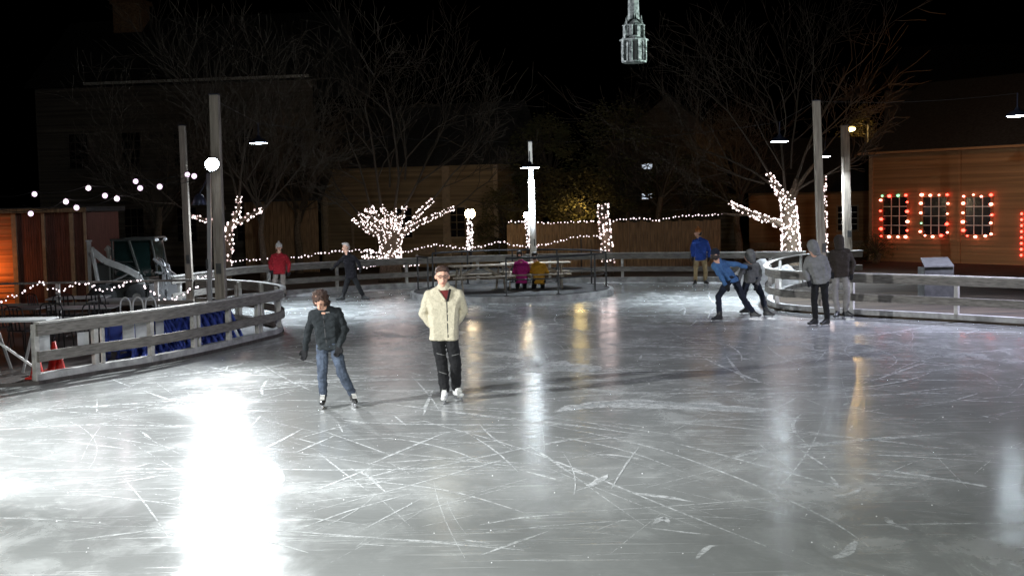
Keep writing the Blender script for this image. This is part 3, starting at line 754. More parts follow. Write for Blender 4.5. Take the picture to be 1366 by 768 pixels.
leafy(1149,63.5,4.6,.95,.7,1.35,2600,'clump of dry leaves lit gold round the street lamp',37,'leaf2',.12)
leafy(1168,48.5,.1,.7,.6,.55,1600,'low dark shrub at the corner of the right building',36,'leaf',.07)
# ------------------------------------------------------------------ buildings
def clap(A,B,z0,z1,bh=.13,n_out=None,mb=None):
    """clapboard wall sheet from A to B (xy), stepped boards, thickness behind"""
    A=Vector((A[0],A[1],0));B=Vector((B[0],B[1],0)); d=(B-A).normalized(); nn=Vector((d.y,-d.x,0))
    if n_out is not None and nn.dot(Vector(n_out))<0: nn=-nn
    mb=mb or MB(); k=0; z=z0; bh=bh*1.25; vs=[];fs=[]
    while z<z1-1e-6:
        zt=min(z+bh,z1)
        for P in(A,B):
            vs.append(P+nn*.045+Vector((0,0,z))); vs.append(P+nn*.006+Vector((0,0,zt))); vs.append(P+Vector((0,0,z)))
        b=k*6; fs+=[(b,b+3,b+4,b+1),(b+2,b+5,b+3,b)]; k+=1; z=zt
    mb.add(vs,fs)
    # backing slab
    a2=A-nn*.12; b2=B-nn*.12
    mb.add([A+Vector((0,0,z0)),B+Vector((0,0,z0)),B+Vector((0,0,z1)),A+Vector((0,0,z1)),a2+Vector((0,0,z0)),b2+Vector((0,0,z0)),b2+Vector((0,0,z1)),a2+Vector((0,0,z1))],[(4,7,6,5),(0,4,5,1),(3,2,6,7),(0,3,7,4),(1,5,6,2)])
    return mb,nn
def window(rt,P,d,nn,w,h,zc,cols,rows,glass='glass',fr='trim',mun='muntin',fw=.07):
    P=Vector((P[0],P[1],zc)); a=math.atan2(d.y,d.x)
    f=MB()
    for s in(-1,1):
        c=P+d*s*(w/2+fw/2)+nn*.045; f.box(c,(fw,.09,h+2*fw),a)
        c=P+Vector((0,0,s*(h/2+fw/2)))+nn*.045; f.box(c,(w,.09,fw),a)
    fo=f.build('window',M[fr],rt)
    MB().box(P+nn*.035,(w-.002,.02,h-.002),a).build('pane',M[glass],fo)
    g=MB()
    for k in range(1,cols): g.box(P+d*(-w/2+w*k/cols)+nn*.055,(.028,.02,h-.004),a)
    for k in range(1,rows): g.box(P+Vector((0,0,-h/2+h*k/rows))+nn*.0585,(w-.004,.02,.028),a)
    g.build('muntins',M[mun],fo)
    return fo
# right building with red lit windows
A=gp(1163,50); Bq=gp(1400,43.9)
rt=empty('clapboard_building',A,'tan clapboard building with three red lit windows and dark roof, at right','building')
d=(Bq-A).normalized(); ln=(Bq-A).length
zt=4.42
mb,nn=clap(A,A+d*16,0,zt,.15,(0,-1,0)); 
back=Vector((d.y,-d.x,0)); back=back if back.y>0 else -back
mb2,_=clap(A,A+back*8,0,zt,.15,(-1,0,0))
mb.build('front_wall',M['siding_r'],rt); mb2.build('side_wall',M['siding_r'],rt)
a=math.atan2(d.y,d.x)
for s in(0,):
    MB().box(A+nn*.04+Vector((-.0,0,zt/2)),(.16,.12,zt),a).build('corner_board',M['trim'],rt)
r_=ray(1280.5,300); det_=r_.x*(-d.y)+r_.y*d.x; s_=(A.x*(-d.y)+A.y*d.x)/det_; P=Vector((r_.x*s_,r_.y*s_,0)); MB().box(Vector((P.x,P.y,zt/2))+nn*.04,(.12,.06,zt-.02),a).build('downpipe',M['siding_r'],rt)
# eave + roof slope (gable ridge parallel to wall)
e0=A-d*.4+nn*.35; e1=A+d*16+nn*.35; r0_=A-d*.4+back*4; r1_=A+d*16+back*4
V=lambda p,z:(p.x,p.y,z)
rb=A-d*.4+back*8.35; rb1=A+d*16+back*8.35
MB().add([V(e0,zt-.02),V(e1,zt-.02),V(r1_,zt+3.0),V(r0_,zt+3.0),V(e0,zt+.12),V(e1,zt+.12),V(r1_,zt+3.14),V(r0_,zt+3.14)],[(0,1,2,3),(4,5,6,7),(0,1,5,4),(1,2,6,5),(2,3,7,6),(3,0,4,7)]).build('roof',M['roof'],rt)
MB().add([V(rb,zt-.02),V(rb1,zt-.02),V(r1_,zt+3.0),V(r0_,zt+3.0)],[(0,1,2,3)]).build('roof',M['roof'],rt)
MB().bar(e0+Vector((0,0,zt+.04))+nn*.05,e1+Vector((0,0,zt+.04))+nn*.05,.09,.09).build('gutter',M['siding_r'],rt)
MB().add([V(A,zt),V(A+back*8,zt),V(A+back*4,zt+3)],[(0,1,2)]).build('gable',M['siding_r'],rt)
def wallpt(px):   # intersect column with the wall line
    r_=ray(px,300); t=0
    # CAM.xy + s*r = A + t*d
    det=r_.x*(-d.y)+r_.y*d.x
    s=(A.x*(-d.y)+A.y*d.x)/det
    return Vector((r_.x*s,r_.y*s,0)),s*r_.y
wl=['left','middle','right']
for i,(x0,x1) in enumerate(((1179.5,1211.5),(1232.5,1264),(1289,1323))):
    p0,_=wallpt(x0);p1,D1=wallpt(x1); pc_=(p0+p1)/2; w=(p1-p0).length
    ztop=At((x0+x1)/2,263,pc_.y).z; zbo=At((x0+x1)/2,313,pc_.y).z
    window(rt,pc_,d,nn,w,ztop-zbo,(ztop+zbo)/2,3,4,fr='siding_r')
    # coloured bulbs round the frame
    sr=empty('window_lights',Vector((pc_.x,pc_.y,ztop))+nn*.12,'red and pale bulbs framing the %s of the three windows'%wl[i],'string lights','coloured bulbs around the windows')
    zc=(ztop+zbo)/2; hh=(ztop-zbo)/2+.06; ww=w/2+.06
    per=[(-ww,hh),(ww,hh),(ww,-hh),(-ww,-hh),(-ww,hh)]
    c3=[Vector((pc_.x,pc_.y,zc))+d*u+Vector((0,0,v))+nn*.13 for u,v in per]
    MB().tube(c3,.008,4).build('wire',M['wire'],sr)
    rn=random.Random(40+i)
    for k,(p,_) in enumerate(along(c3,.37,.05)):
        m_=rn.choice(['redbulb','redpale','redpale','redbulb','redpale','redbulb','redpale','greenbulb'])
        o=bpy.data.objects.new('bulb',bulb_mesh(M[m_])); o.parent=sr; o.location=p+Vector((rn.uniform(-.03,.03),0,rn.uniform(-.04,.04)))-sr.location; q=.056*rn.uniform(.7,1.3); o.scale=(q*1.25,q,q*.9); C.objects.link(o)
# strip of red lights on a doorway at the right edge
p0,_=wallpt(1365); sr=empty('window_lights',Vector((p0.x,p0.y,2))+nn*.12,'column of red bulbs at the extreme right edge of the building','string lights','coloured bulbs around the windows')
cc=[Vector((p0.x,p0.y,z))+nn*.12 for z in(2.0,.3)]; MB().tube(cc,.008,4).build('wire',M['wire'],sr)
for p,_ in along(cc,.22,.05):
    o=bpy.data.objects.new('bulb',bulb_mesh(M['redbulb'])); o.parent=sr; o.location=p-sr.location; o.scale=(.05,.05,.05); C.objects.link(o)
# middle clapboard house
Am=gp(432,53.5); Bm=gp(665,51.0)
rt=empty('clapboard_house',Am,'dark brown clapboard house behind the spreading wrapped tree','house')
d2=(Bm-Am).normalized()
mb,n2=clap(Am,Bm,0,4.4,.16,(0,-1,0)); mb.build('wall',M['siding_m'],rt)
bk=-n2; mbx,_=clap(Bm,Bm+bk*7,0,4.4,.16,(1,0,0)); mbx.build('side_wall',M['siding_m'],rt)
a2=math.atan2(d2.y,d2.x)
def onw(A_,d_,px):
    r_=ray(px,300); det=r_.x*(-d_.y)+r_.y*d_.x; s=(A_.x*(-d_.y)+A_.y*d_.x)/det; return Vector((r_.x*s,r_.y*s,0))
for px,w in((597,.34),(436,.2),(663,.18)):
    p=onw(Am,d2,px); MB().box(Vector((p.x,p.y,2.18))+n2*.06,(w,.12,4.34),a2).build('corner_board',M['trim'],rt)
p=onw(Am,d2,560); 
MB().bar(onw(Am,d2,500)+Vector((0,0,.72))+n2*.08,Bm+Vector((0,0,.72))+n2*.08,.1,.28).build('base_board',M['trim'],rt)
for px,zc,w,h in((610,1.95,.75,1.25),(540,1.95,.75,1.25)):
    window(rt,onw(Am,d2,px),d2,n2,w,h,zc,2,4,mun='siding_m')
p=onw(Am,d2,487); MB().box(Vector((p.x,p.y,1.1))+n2*.04,(1.0,.06,2.2),a2).build('door',M['siding_m'],rt)
for s in(-1,1): 
    q_=p+d2*s*.56; MB().box(Vector((q_.x,q_.y,1.15))+n2*.05,(.11,.1,2.3),a2).build('door_frame',M['trim'],rt)
rg=MB().add([V(Am-d2*.3+n2*.4,4.36),V(Bm+d2*.3+n2*.4,4.36),V(Bm+d2*.3+bk*3.5,7.3),V(Am-d2*.3+bk*3.5,7.3),V(Bm+d2*.3+bk*7.4,4.36),V(Am-d2*.3+bk*7.4,4.36)],[(0,1,2,3),(3,2,4,5)]); rg.build('roof',M['roof'],rt)
# big dark house at left
Al=gp(60,58); Bl=gp(425,56)
rt=empty('large_house',Al,'large dark house with a chimney rising behind the left poles','house')
d3=(Bl-Al).normalized(); mb,n3=clap(Al,Bl,0,8.6,.18,(0,-1,0)); mb.build('wall',M['siding_l'],rt); b3=-n3; a3=math.atan2(d3.y,d3.x)
rg=MB().add([V(Al-d3*.4+n3*.4,8.6),V(Bl+d3*.4+n3*.4,8.6),V(Bl+d3*.4+b3*4.5,12.4),V(Al-d3*.4+b3*4.5,12.4),V(Bl+d3*.4+b3*9,8.6),V(Al-d3*.4+b3*9,8.6)],[(0,1,2,3),(3,2,4,5)]); rf=rg.build('roof',M['roof'],rt)
MB().bar(onw(Al+n3*.45,d3,120)+Vector((0,0,8.72)),Bl+n3*.45+Vector((0,0,8.72)),.12,.12).build('gutter',M['gutter'],rt)
cp=onw(Al+b3*4,d3,187); MB().box((cp.x,cp.y,11.6),(1.5,1.0,3.0),a3).box((cp.x,cp.y,13.15),(1.7,1.2,.2),a3).build('chimney',M['brick'],rf)
for px in(110,180,250,330,395):
    for zc in(2.0,5.6): window(rt,onw(Al,d3,px),d3,n3,.95,1.6,zc,3,4,fr='siding_l',mun='siding_l')
# vertical board shed next to middle house (left of it)
Av=gp(330,50); Bv=gp(428,50)
rt=empty('board_shed',Av,'vertical boarded shed wall seen past the red coated skater','shed')
mb=MB(); 
for k in range(18):
    t=(k+.5)/18; p=Av.lerp(Bv,t); mb.box((p.x,p.y-.01*(k%2),1.5),((Bv-Av).length/18-.012,.05,3.0))
mb.build('wall',M['fencewood'],rt); c_=Av.lerp(Bv,.5); MB().add([(Av.x-.2,Av.y-.3,2.98),(Bv.x+.2,Bv.y-.3,2.98),(Bv.x+.2,Bv.y+3,4.2),(Av.x-.2,Av.y+3,4.2),(Av.x-.2,Av.y-.3,3.08),(Bv.x+.2,Bv.y-.3,3.08),(Bv.x+.2,Bv.y+3,4.3),(Av.x-.2,Av.y+3,4.3)],[(0,1,2,3),(4,5,6,7),(0,1,5,4),(1,2,6,5),(2,3,7,6),(3,0,4,7)]).build('roof',M['roof'],rt)
# board fence
Af=gp(678,48); Bf=gp(962,48)
rt=empty('board_fence',Af,'tall brown board fence edged with white lights behind the island','fence')
L=(Bf-Af).length; nb=int(L/.14); rn=random.Random(4)
mb=MB()
for k in range(nb):
    p=Af.lerp(Bf,(k+.5)/nb); h=1.86+.03*math.sin(k*1.7)+rn.uniform(-.02,.02)
    mb.box((p.x,p.y+rn.uniform(-.01,.01),.03+h/2),(.128,.022,h))
mb.build('boards',M['fencewood'],rt)
for z in(.4,1.5): MB().bar(Af+Vector((0,.05,z)),Bf+Vector((0,.05,z)),.05,.09).build('rail',M['fencewood'],rt)
# houses right of it (dim)
A4=gp(1000,56); B4=gp(1165,56)
rt=empty('low_house',A4,'low orange lit house behind the wrapped tree at right','house')
mb,n4=clap(A4,B4,0,3.0,.16,(0,-1,0)); mb.build('wall',M['siding_r'],rt)
MB().add([V(A4+Vector((-.4,-.4,0)),2.95),V(B4+Vector((.4,-.4,0)),2.95),V(B4+Vector((.4,3,0)),5.6),V(A4+Vector((-.4,3,0)),5.6),V(B4+Vector((.4,6,0)),2.95),V(A4+Vector((-.4,6,0)),2.95)],[(0,1,2,3),(3,2,4,5)]).build('roof',M['roof'],rt)
MB().bar(A4+Vector((0,-.1,.5)),B4+Vector((0,-.1,.5)),.12,.3).build('base_board',M['trim'],rt)
p=onw(A4,Vector((1,0,0)),1130); window(rt,p,Vector((1,0,0)),Vector((0,-1,0)),.9,1.1,1.7,3,4)
# tall dim house, centre right, with lit slits
A5=gp(800,64); B5=gp(985,64)
rt=empty('gabled_house',A5,'tall dim gabled house with two faintly lit windows, centre right','house')
mb,n5=clap(A5,B5,0,5.2,.18,(0,-1,0)); mb.build('wall',M['siding_l'],rt)
mx=(A5.x+B5.x)/2
MB().add([(A5.x,64,5.2),(B5.x,64,5.2),(mx,64,8.2)],[(0,1,2)]).build('gable',M['siding_l'],rt)
MB().add([(A5.x-.4,63.6,4.9),(mx,63.6,8.3),(mx,72,8.3),(A5.x-.4,72,4.9),(B5.x+.4,63.6,4.9),(B5.x+.4,72,4.9)],[(0,1,2,3),(1,4,5,2)]).build('roof',M['roof'],rt)
for px,py in((863,222),(863,262)):
    p=At(px,py,64); window(rt,(p.x,p.y),Vector((1,0,0)),Vector((0,-1,0)),.55,.28,p.z,2,2,glass='litwin')
p=At(893,229,60); 
o=MB().bar(At(870,234,60),At(916,226,60),.12,.14).build('porch_roof_edge',M['gutter'],rt)
# big dark roof beyond right building
A6=gp(1180,75); B6=gp(1500,75)
rt=empty('far_house',A6,'black bulk of a large house above the red lit building','house')
mb,_=clap(A6,B6,0,9.2,.2,(0,-1,0)); mb.build('wall',M['siding_l'],rt)
MB().add([V(A6+Vector((-.5,-.5,0)),9.15),V(B6+Vector((0,-.5,0)),9.15),V(B6+Vector((0,5,0)),12.5),V(A6+Vector((3,5,0)),12.5),V(A6+Vector((-.5,10,0)),9.15)],[(0,1,2,3),(0,3,4)]).build('roof',M['roof'],rt)
MB().bar(A6+Vector((4,-.6,9.3)),A6+Vector((7,-.6,9.3)),.15,.12).build('gutter',M['gutter'],rt)
# left shed
Ds=34.0
S0=gp(-60,Ds); S1=gp(120,Ds)
rt=empty('red_shed',Vector((S1.x,Ds,0)),'red brown shed with orange lit siding at its left end','shed')
zs=At(60,279,Ds).z
sp_=gp(23,Ds)
mb,_=clap(S0,sp_,0,zs-.1,.13,(0,-1,0)); mb.build('lap_wall',M['orangesiding'],rt)
w_=(S1.x-sp_.x); mb=MB(); nb=30
for k in range(nb): mb.box((sp_.x+w_*(k+.5)/nb,Ds+.04,(zs-.1)/2),(w_/nb-.008,.05,zs-.1))
mb.build('door_panel',M['reddoor'],rt)
for px,w in((24,.13),(63,.09),(100.5,.11),(118,.06)):
    p=gp(px,Ds); MB().box((p.x,Ds-.03,(zs-.1)/2),(w,.07,zs-.12)).build('door_frame',M['trim'],rt)
MB().box(((S0.x+S1.x)/2,Ds+1.3,zs-.02),(S1.x-S0.x+.3,3.4,.14)).build('roof',M['roof'],rt)
MB().box((S1.x-.02,Ds+1.4,(zs-.1)/2),(.06,2.7,zs-.12)).build('side_wall',M['reddoor'],rt)
MB().box(((S0.x+S1.x)/2,Ds-.43,zs-.04),(S1.x-S0.x+.3,.05,.12)).build('fascia',M['fencewood'],rt)
# white post right of shed
p=gp(122,33.2); o=MB().box((p.x,p.y,.95),(.10,.10,1.9)).box((p.x,p.y,1.92),(.14,.14,.05)).build('gate_post',M['signgrey'],None,bevel=.008); tag(o,'pale square post between the red shed and the skid loader','post')
# church spire
Dc=210
c0=At(846,85,Dc); rt=empty('church_spire',Vector((c0.x,Dc,0)),'floodlit white church steeple rising into the black sky','steeple')
k_=Dc/F
def oct(z0,z1,r0,r1,mb):
    mb.lathe((c0.x,Dc,0),[(.01,z0),(r0,z0),(r1,z1),(.01,z1)],8); return mb
zb=c0.z
MB().box((c0.x,Dc,zb/2-.4),(3.9,3.9,zb-.8)).build('tower',M['wire'],rt)  # near-black material puts the darkness of the unlit tower into its colour
z=lambda py:At(846,py,Dc).z
st=MB(); oct(z(84),z(82),2.15,2.15,st); oct(z(55),z(53),2.5,2.5,st); oct(z(35),z(34),2.0,2.0,st); oct(z(52),z(49),2.1,1.9,st); oct(z(32),z(27),1.7,1.2,st); st.build('cornice',M['spire_lit'],rt)
bl=MB()
for lvl,(ya,yb,r_) in enumerate(((82,55,1.95),(49,35,1.6))):
    for k in range(8):
        t=PI/8+k*PI/4; p=Vector((c0.x+r_*math.cos(t),Dc+r_*math.sin(t),0))
        bl.box((p.x,p.y,(z(ya)+z(yb))/2),(.55,.55,z(yb)-z(ya)),t)
        
bl.build('columns',M['spire_lit'],rt)
oct(z(82),z(35),1.15,.95,MB()).build('belfry_core',M['roof'],rt)
sp=MB(); oct(z(27),z(-270),1.0,.05,sp); sp.build('spire',M['spire_lit'],rt)
for k in range(4):
    t=PI/4+k*PI/2
    for lvl,(zz,r_) in enumerate(((z(53),2.2),(z(34),1.7))):
        MB().lathe((c0.x+r_*math.cos(t),Dc+r_*math.sin(t),zz),[(.16,0),(.2,.3),(.02,1.5)],6).build('pinnacle',M['spire_lit'],rt)
light('SPOT','steeple_flood',(c0.x+26,Dc-9,24),42000,(.82,1,.95),(c0.x,Dc,z(27)),spot_size=R(33),spot_blend=.3,shadow_soft_size=.3)
light('SPOT','steeple_flood',(c0.x-26,Dc-6,24),24000,(.9,.95,1),(c0.x,Dc,z(27)),spot_size=R(33),spot_blend=.3,shadow_soft_size=.3)
# ------------------------------------------------------------------ skid loader
def loader():
    D=33.0; b=gp(180,D); rt=empty('skid_loader',(b.x,b.y,.0),'white skid loader parked behind the deck, arms lowered, glass cab','skid loader')
    X=lambda px:At(px,350,D).x
    Z=lambda py:At(180,py,D).z
    MB().box(((X(133)+X(205))/2,D,.62),(X(205)-X(133),1.0,.62)).build('body',M['loader_dark'],rt,bevel=.05)
    MB().box((X(143),D,1.05),(.55,1.05,.55)).build('engine_cover',M['loader_dark'],rt,bevel=.06)
    cb=MB(); x0,x1=X(158),X(210); zt_=Z(319); xm=X(180)
    for y in(-.48,.48):
        cb.bar((x0,D+y,.85),(x0,D+y,zt_),.05,.05); cb.bar((X(195),D+y,.85),(xm,D+y,zt_),.06,.06); cb.bar((X(217),D+y,.95),(x1,D+y,zt_),.05,.05)
        cb.bar((x0-.05,D+y,zt_),(x1+.08,D+y,zt_),.06,.06)
    cb.box(((xm+x1)/2,D,zt_+.04),(x1-xm+.2,1.08,.05)); cb.bar((x0,D-.48,1.35),(xm+.1,D-.48,1.35),.03,.03)
    cab=cb.build('cab',M['loader_dark'],rt,bevel=.01)
    fr_=MB(); rn=random.Random(9)
    for k in range(9):
        xa=X(208)+rn.uniform(0,.3); fr_.tube(crom([(xa,D-.3+rn.random()*.5,1.45-rn.random()*.4),(xa+.2,D-.4,1.2+rn.uniform(-.15,.15)),(xa+rn.uniform(.2,.45),D-.3,.85-rn.random()*.2)],4),.018,6)
    fr_.bar((X(212),D-.5,1.42),(X(241),D-.5,.95),.05,.06); fr_.bar((X(214),D-.5,1.05),(X(238),D-.5,1.0),.05,.05); fr_.bar((X(226),D-.5,1.2),(X(222),D-.5,.6),.05,.05)
    fr_.build('attachment_frame',M['steel'],rt)
    MB().box(((x0+x1)/2,D-.46,(zt_+.9)/2+.02),(x1-x0-.1,.012,zt_-.98)).build('side_window',M['cabglass'],cab)
    MB().box((x1+.05,D,(zt_+.9)/2),(.012,.86,zt_-.98)).build('front_window',M['cabglass'],cab)
    MB().box(((x0+x1)/2,D,1.0),(.45,.5,.12)).box((x0+.25,D,1.3),(.1,.5,.6)).build('seat',M['loader_dark'],rt,bevel=.02)
    for y in(-.62,.62):
        am=MB(); P=[(X(132),Z(330)),(X(150),Z(346)),(X(175),Z(356)),(X(193),Z(366)),(X(203),Z(392))]
        for (xa,za),(xb,zb_) in zip(P,P[1:]): am.bar((xa,D+y,za),(xb,D+y,zb_),.09,.17)
        am.bar((X(134),D+y,Z(330)),(X(140),D+y,.8),.08,.14)
        am.build('lift_arm',M['loader_white'],rt,bevel=.015)
        MB().tube([(X(150),D+y*.93,.75),(X(182),D+y*.93,Z(362))],.035,8).build('hydraulic_ram',M['steel'],rt)
    for x in(X(146),X(193)):
        for y in(-.68,.68):
            w=MB(); pr=[(.12,-.14),(.33,-.14),(.37,-.10),(.37,.10),(.33,.14),(.12,.14)]
            vs=[];fs=[];n=20
            for r_,yy in pr:
                for k in range(n): t=2*PI*k/n; vs.append((x+r_*math.cos(t),D+y+yy,.40+r_*math.sin(t)))
            for i in range(5):
                for k in range(n): fs.append((i*n+k,i*n+(k+1)%n,(i+1)*n+(k+1)%n,(i+1)*n+k))
            wo=empty_part=w.add(vs,fs).build('tyre',M['tyre'],rt,smooth=True)
            MB().tube([(x,D+y-.10,.40),(x,D+y+.10,.40)],.2,16).build('rim',M['loader_white'],wo)
    bk_=MB(); bx=X(222)
    prof=[(bx-.28,.75),(bx-.30,.25),(bx-.05,.10),(bx+.42,.10),(bx+.42,.13),(bx-.03,.15),(bx-.25,.28),(bx-.24,.75)]
    n=len(prof); bk_.add([(x,D-.85,z_) for x,z_ in prof]+[(x,D+.85,z_) for x,z_ in prof],[(i,(i+1)%n,n+(i+1)%n,n+i) for i in range(n)]+[tuple(range(n)),tuple(range(2*n-1,n-1,-1))])
    for y in(-.85,.85): bk_.add([(bx-.28,D+y,.75),(bx-.28,D+y,.25),(bx-.05,D+y,.12),(bx+.4,D+y,.12),(bx+.05,D+y,.6)],[(0,1,2,3,4)])
    bk_.build('bucket',M['steel'],rt)
    for y in(-.4,.4): MB().sphere((x1+.12,D+y,zt_-.02),(.06,.08,.05)).build('work_lamp',M['whiteplastic'],rt)
loader()
# ------------------------------------------------------------------ deck furniture
def table(loc,rz,label,L=1.3,W=.75):
    r=empty('deck_table',(0,0,0),label,'table','dark tables on the deck')
    MB().box((0,0,.73),(L,W,.03)).build('tabletop',M['steel'],r,bevel=.006)
    for sx in(-1,1):
        for sy in(-1,1): MB().tube([(sx*(L/2-.08),sy*(W/2-.06),.715),(sx*(L/2-.02),sy*(W/2-.02),0)],.016,6).build('leg',M['iron'],r)
    r.location=loc; r.rotation_euler=(0,0,rz); return r
def chair(loc,rz,label):
    r=empty('deck_chair',(0,0,0),label,'chair','dark metal chairs on the deck')
    MB().box((0,0,.45),(.44,.42,.025)).build('seat',M['iron'],r,bevel=.008)
    bk=MB(); arc=[Vector((-.21,.2,.45)),Vector((-.22,.25,.78)),Vector((-.14,.27,.9)),Vector((.14,.27,.9)),Vector((.22,.25,.78)),Vector((.21,.2,.45))]
    bk.tube(crom(arc,5),.013,6)
    for k in(-1,0,1): bk.bar((k*.09,.2,.45),(k*.09,.268,.885),.03,.008)
    bk.build('backrest',M['iron'],r)
    for sx in(-1,1):
        for sy in(-1,1): MB().tube([(sx*.19,sy*.18,.44),(sx*.22,sy*.23,0)],.012,6).build('leg',M['iron'],r)
    r.location=loc; r.rotation_euler=(0,0,rz); return r
def copytree(o,parent=None):
    c=o.copy(); C.objects.link(c)
    if parent: c.parent=parent
    for ch in list(o.children): copytree(ch,c)
    return c
tb=[(105,27.2,.15,'dark table just behind the drooping garland at left'),(20,24.6,-.1,'dark table at the left frame edge on the deck'),(112,24.4,.1,'dark table in the middle of the deck behind the grey boards'),(165,26.3,.0,'small dark table beside the white hoops on the deck')]
t0=None
for px,D,rz,lab in tb:
    p=gp(px,D); o=table((p.x,p.y,.06),rz,lab) if t0 is None else copytree(t0); t0=t0 or o
    o.location=(p.x,p.y,.06); o.rotation_euler.z=rz; o['label']=lab
ch=[(58,26.3,2.4,'metal chair turned sideways near the garland post'),(88,26.0,3.3,'metal chair pulled up to the table behind the garland, left one'),(135,26.2,3.0,'metal chair pulled up to the table behind the garland, right one'),(75,23.6,3.1,'metal chair before the middle deck table, left one'),(125,23.3,3.5,'metal chair before the middle deck table, right one'),(30,22.8,2.8,'metal chair nearest the deck fence end at left'),(-2,23.6,3.4,'metal chair cut by the left frame edge'),(150,25.2,2.0,'metal chair with its back to the stacked blue aids')]
c0_=None
for px,D,rz,lab in ch:
    p=gp(px,D); o=chair((p.x,p.y,.06),rz,lab) if c0_ is None else copytree(c0_); c0_=c0_ or o
    o.location=(p.x,p.y,.06); o.rotation_euler.z=rz; o['label']=lab
# foreground table/bench with slanted bars at left edge
p=gp(18,20.3); rt=empty('trestle_table',(p.x,p.y,.06),'long white edged trestle table at the left edge by the fence end','table')
MB().box((p.x,p.y,.93),(1.3,.6,.035)).build('tabletop',M['signgrey'],rt,bevel=.006)
for s in(-1,1):
    MB().bar((p.x+s*.45,p.y-.25,.91),(p.x+s*.2,p.y-.25,.06),.04,.04).build('leg',M['steel'],rt)
    MB().bar((p.x+s*.45,p.y+.25,.91),(p.x+s*.2,p.y+.25,.06),.04,.04).build('leg',M['steel'],rt)
MB().bar((p.x-.4,p.y-.27,.75),(p.x+.45,p.y-.27,.12),.035,.035).build('brace',M['whiteplastic'],rt)
# blue skate aids
def aid():
    r=empty('skate_aid',(0,0,0),None,'skating aid','blue plastic skating aids stacked behind the fence')
    for s in(-1,1):
        f=MB(); x=s*.24
        f.bar((x,-.28,.03),(x,.30,.03),.06,.07); f.bar((x,.28,.03),(x,.10,.78),.055,.07); f.bar((x,-.22,.05),(x,.12,.70),.05,.06)
        f.build('side_frame',M['blueplastic'],r,bevel=.012)
    MB().add([(-.22,.27,.10),(.22,.27,.10),(.20,.12,.70),(-.20,.12,.70),(-.22,.30,.10),(.22,.30,.10),(.20,.15,.70),(-.20,.15,.70)],[(0,1,2,3),(7,6,5,4),(0,4,5,1),(1,5,6,2),(2,6,7,3),(3,7,4,0)]).build('front_panel',M['blueplastic'],r,bevel=.01)
    MB().tube([(-.27,.11,.80),(.27,.11,.80)],.028,10).build('handle',M['whiteplastic'],r,smooth=True)
    return r
a0=aid(); first=True
rowsA=[(202+i*9.2,22.35+i*.16) for i in range(5)]; rowsB=[(255+i*9.0,23.0+i*.2) for i in range(6)]
ordn=['first','second','third','fourth','fifth','sixth']
for grp,row in(('left',rowsA),('right',rowsB)):
    for i,(px,D) in enumerate(row):
        o=a0 if first else copytree(a0); first=False
        p=gp(px,D+.25); o.location=(p.x,p.y,.06); o.rotation_euler=(0,0,R(68)); o['label']='blue skating aid, %s from the left in the %s upright row'%(ordn[i],grp)
for px,D,rz,lab in((158,21.4,R(10),'blue skating aid behind the left grey boards, turned to face the ice'),(178,21.6,R(-5),'blue skating aid standing just left of the upright rows')):
    o=copytree(a0); p=gp(px,D+.3); o.location=(p.x,p.y,.06); o.rotation_euler=(0,0,rz); o['label']=lab
# grey boards on fence
def board(x0,y0,x1,y1,D,label):
    a=At(x0,y0,D); b=At(x1,y1,D); o=MB().box(((a.x+b.x)/2,D,(a.z+b.z)/2),(abs(b.x-a.x),.012,abs(a.z-b.z)),R(36)).build('sign_board',M['signgrey'],None,bevel=.003); tag(o,label,'board','blank grey boards hung behind the deck fence')
board(49,447,67,472,19.35,'blank grey board hung at the fence end beside the cones')
board(103,443,119,465,20.05,'blank grey board left of the doubled fence post')
board(163,431,180,452,21.2,'blank grey board, left of the pair near the blue aids')
board(180,430,197,451,21.45,'blank grey board, right of the pair near the blue aids')
board(207,427,219,446,21.95,'narrow grey board over the left row of blue aids')
# white hoops
p=gp(178,24.8); rt=empty('hoop_rack',(p.x,p.y,.06),'white bent tube rack standing above the blue aids','rack')
for k in range(3):
    x=p.x-.28+k*.26; pts=[Vector((x,p.y,.06)),Vector((x,p.y,.75)),Vector((x+.06,p.y,.92)),Vector((x+.16,p.y,.92)),Vector((x+.22,p.y,.75)),Vector((x+.22,p.y,.06))]
    MB().tube(crom(pts,5),.018,8).build('hoop',M['whiteplastic'],rt,smooth=True)
MB().bar((p.x-.4,p.y,.08),(p.x+.55,p.y,.08),.05,.04).build('base_bar',M['whiteplastic'],rt)
# cones
def cone(px,D,label,s=1):
    p=gp(px,D); rt=empty('traffic_cone',(p.x,p.y,.06),label,'traffic cone','red cones by the fence end')
    MB().box((p.x,p.y,.075),(.30*s,.30*s,.03)).build('base',M['redplastic'],rt,bevel=.008)
    MB().lathe((p.x,p.y,.09),[(.11*s,0),(.028*s,.42*s),(.018*s,.425*s),(.018*s,.40*s)],20).build('cone_body',M['redplastic'],rt,smooth=True)
cone(45,19.35,'red traffic cone behind the end post of the deck fence',1.0)
cone(69,20.2,'red traffic cone standing further right under the grey board',1.1)
cone(76,20.0,'short red cone beside the taller one at the deck fence',.8)
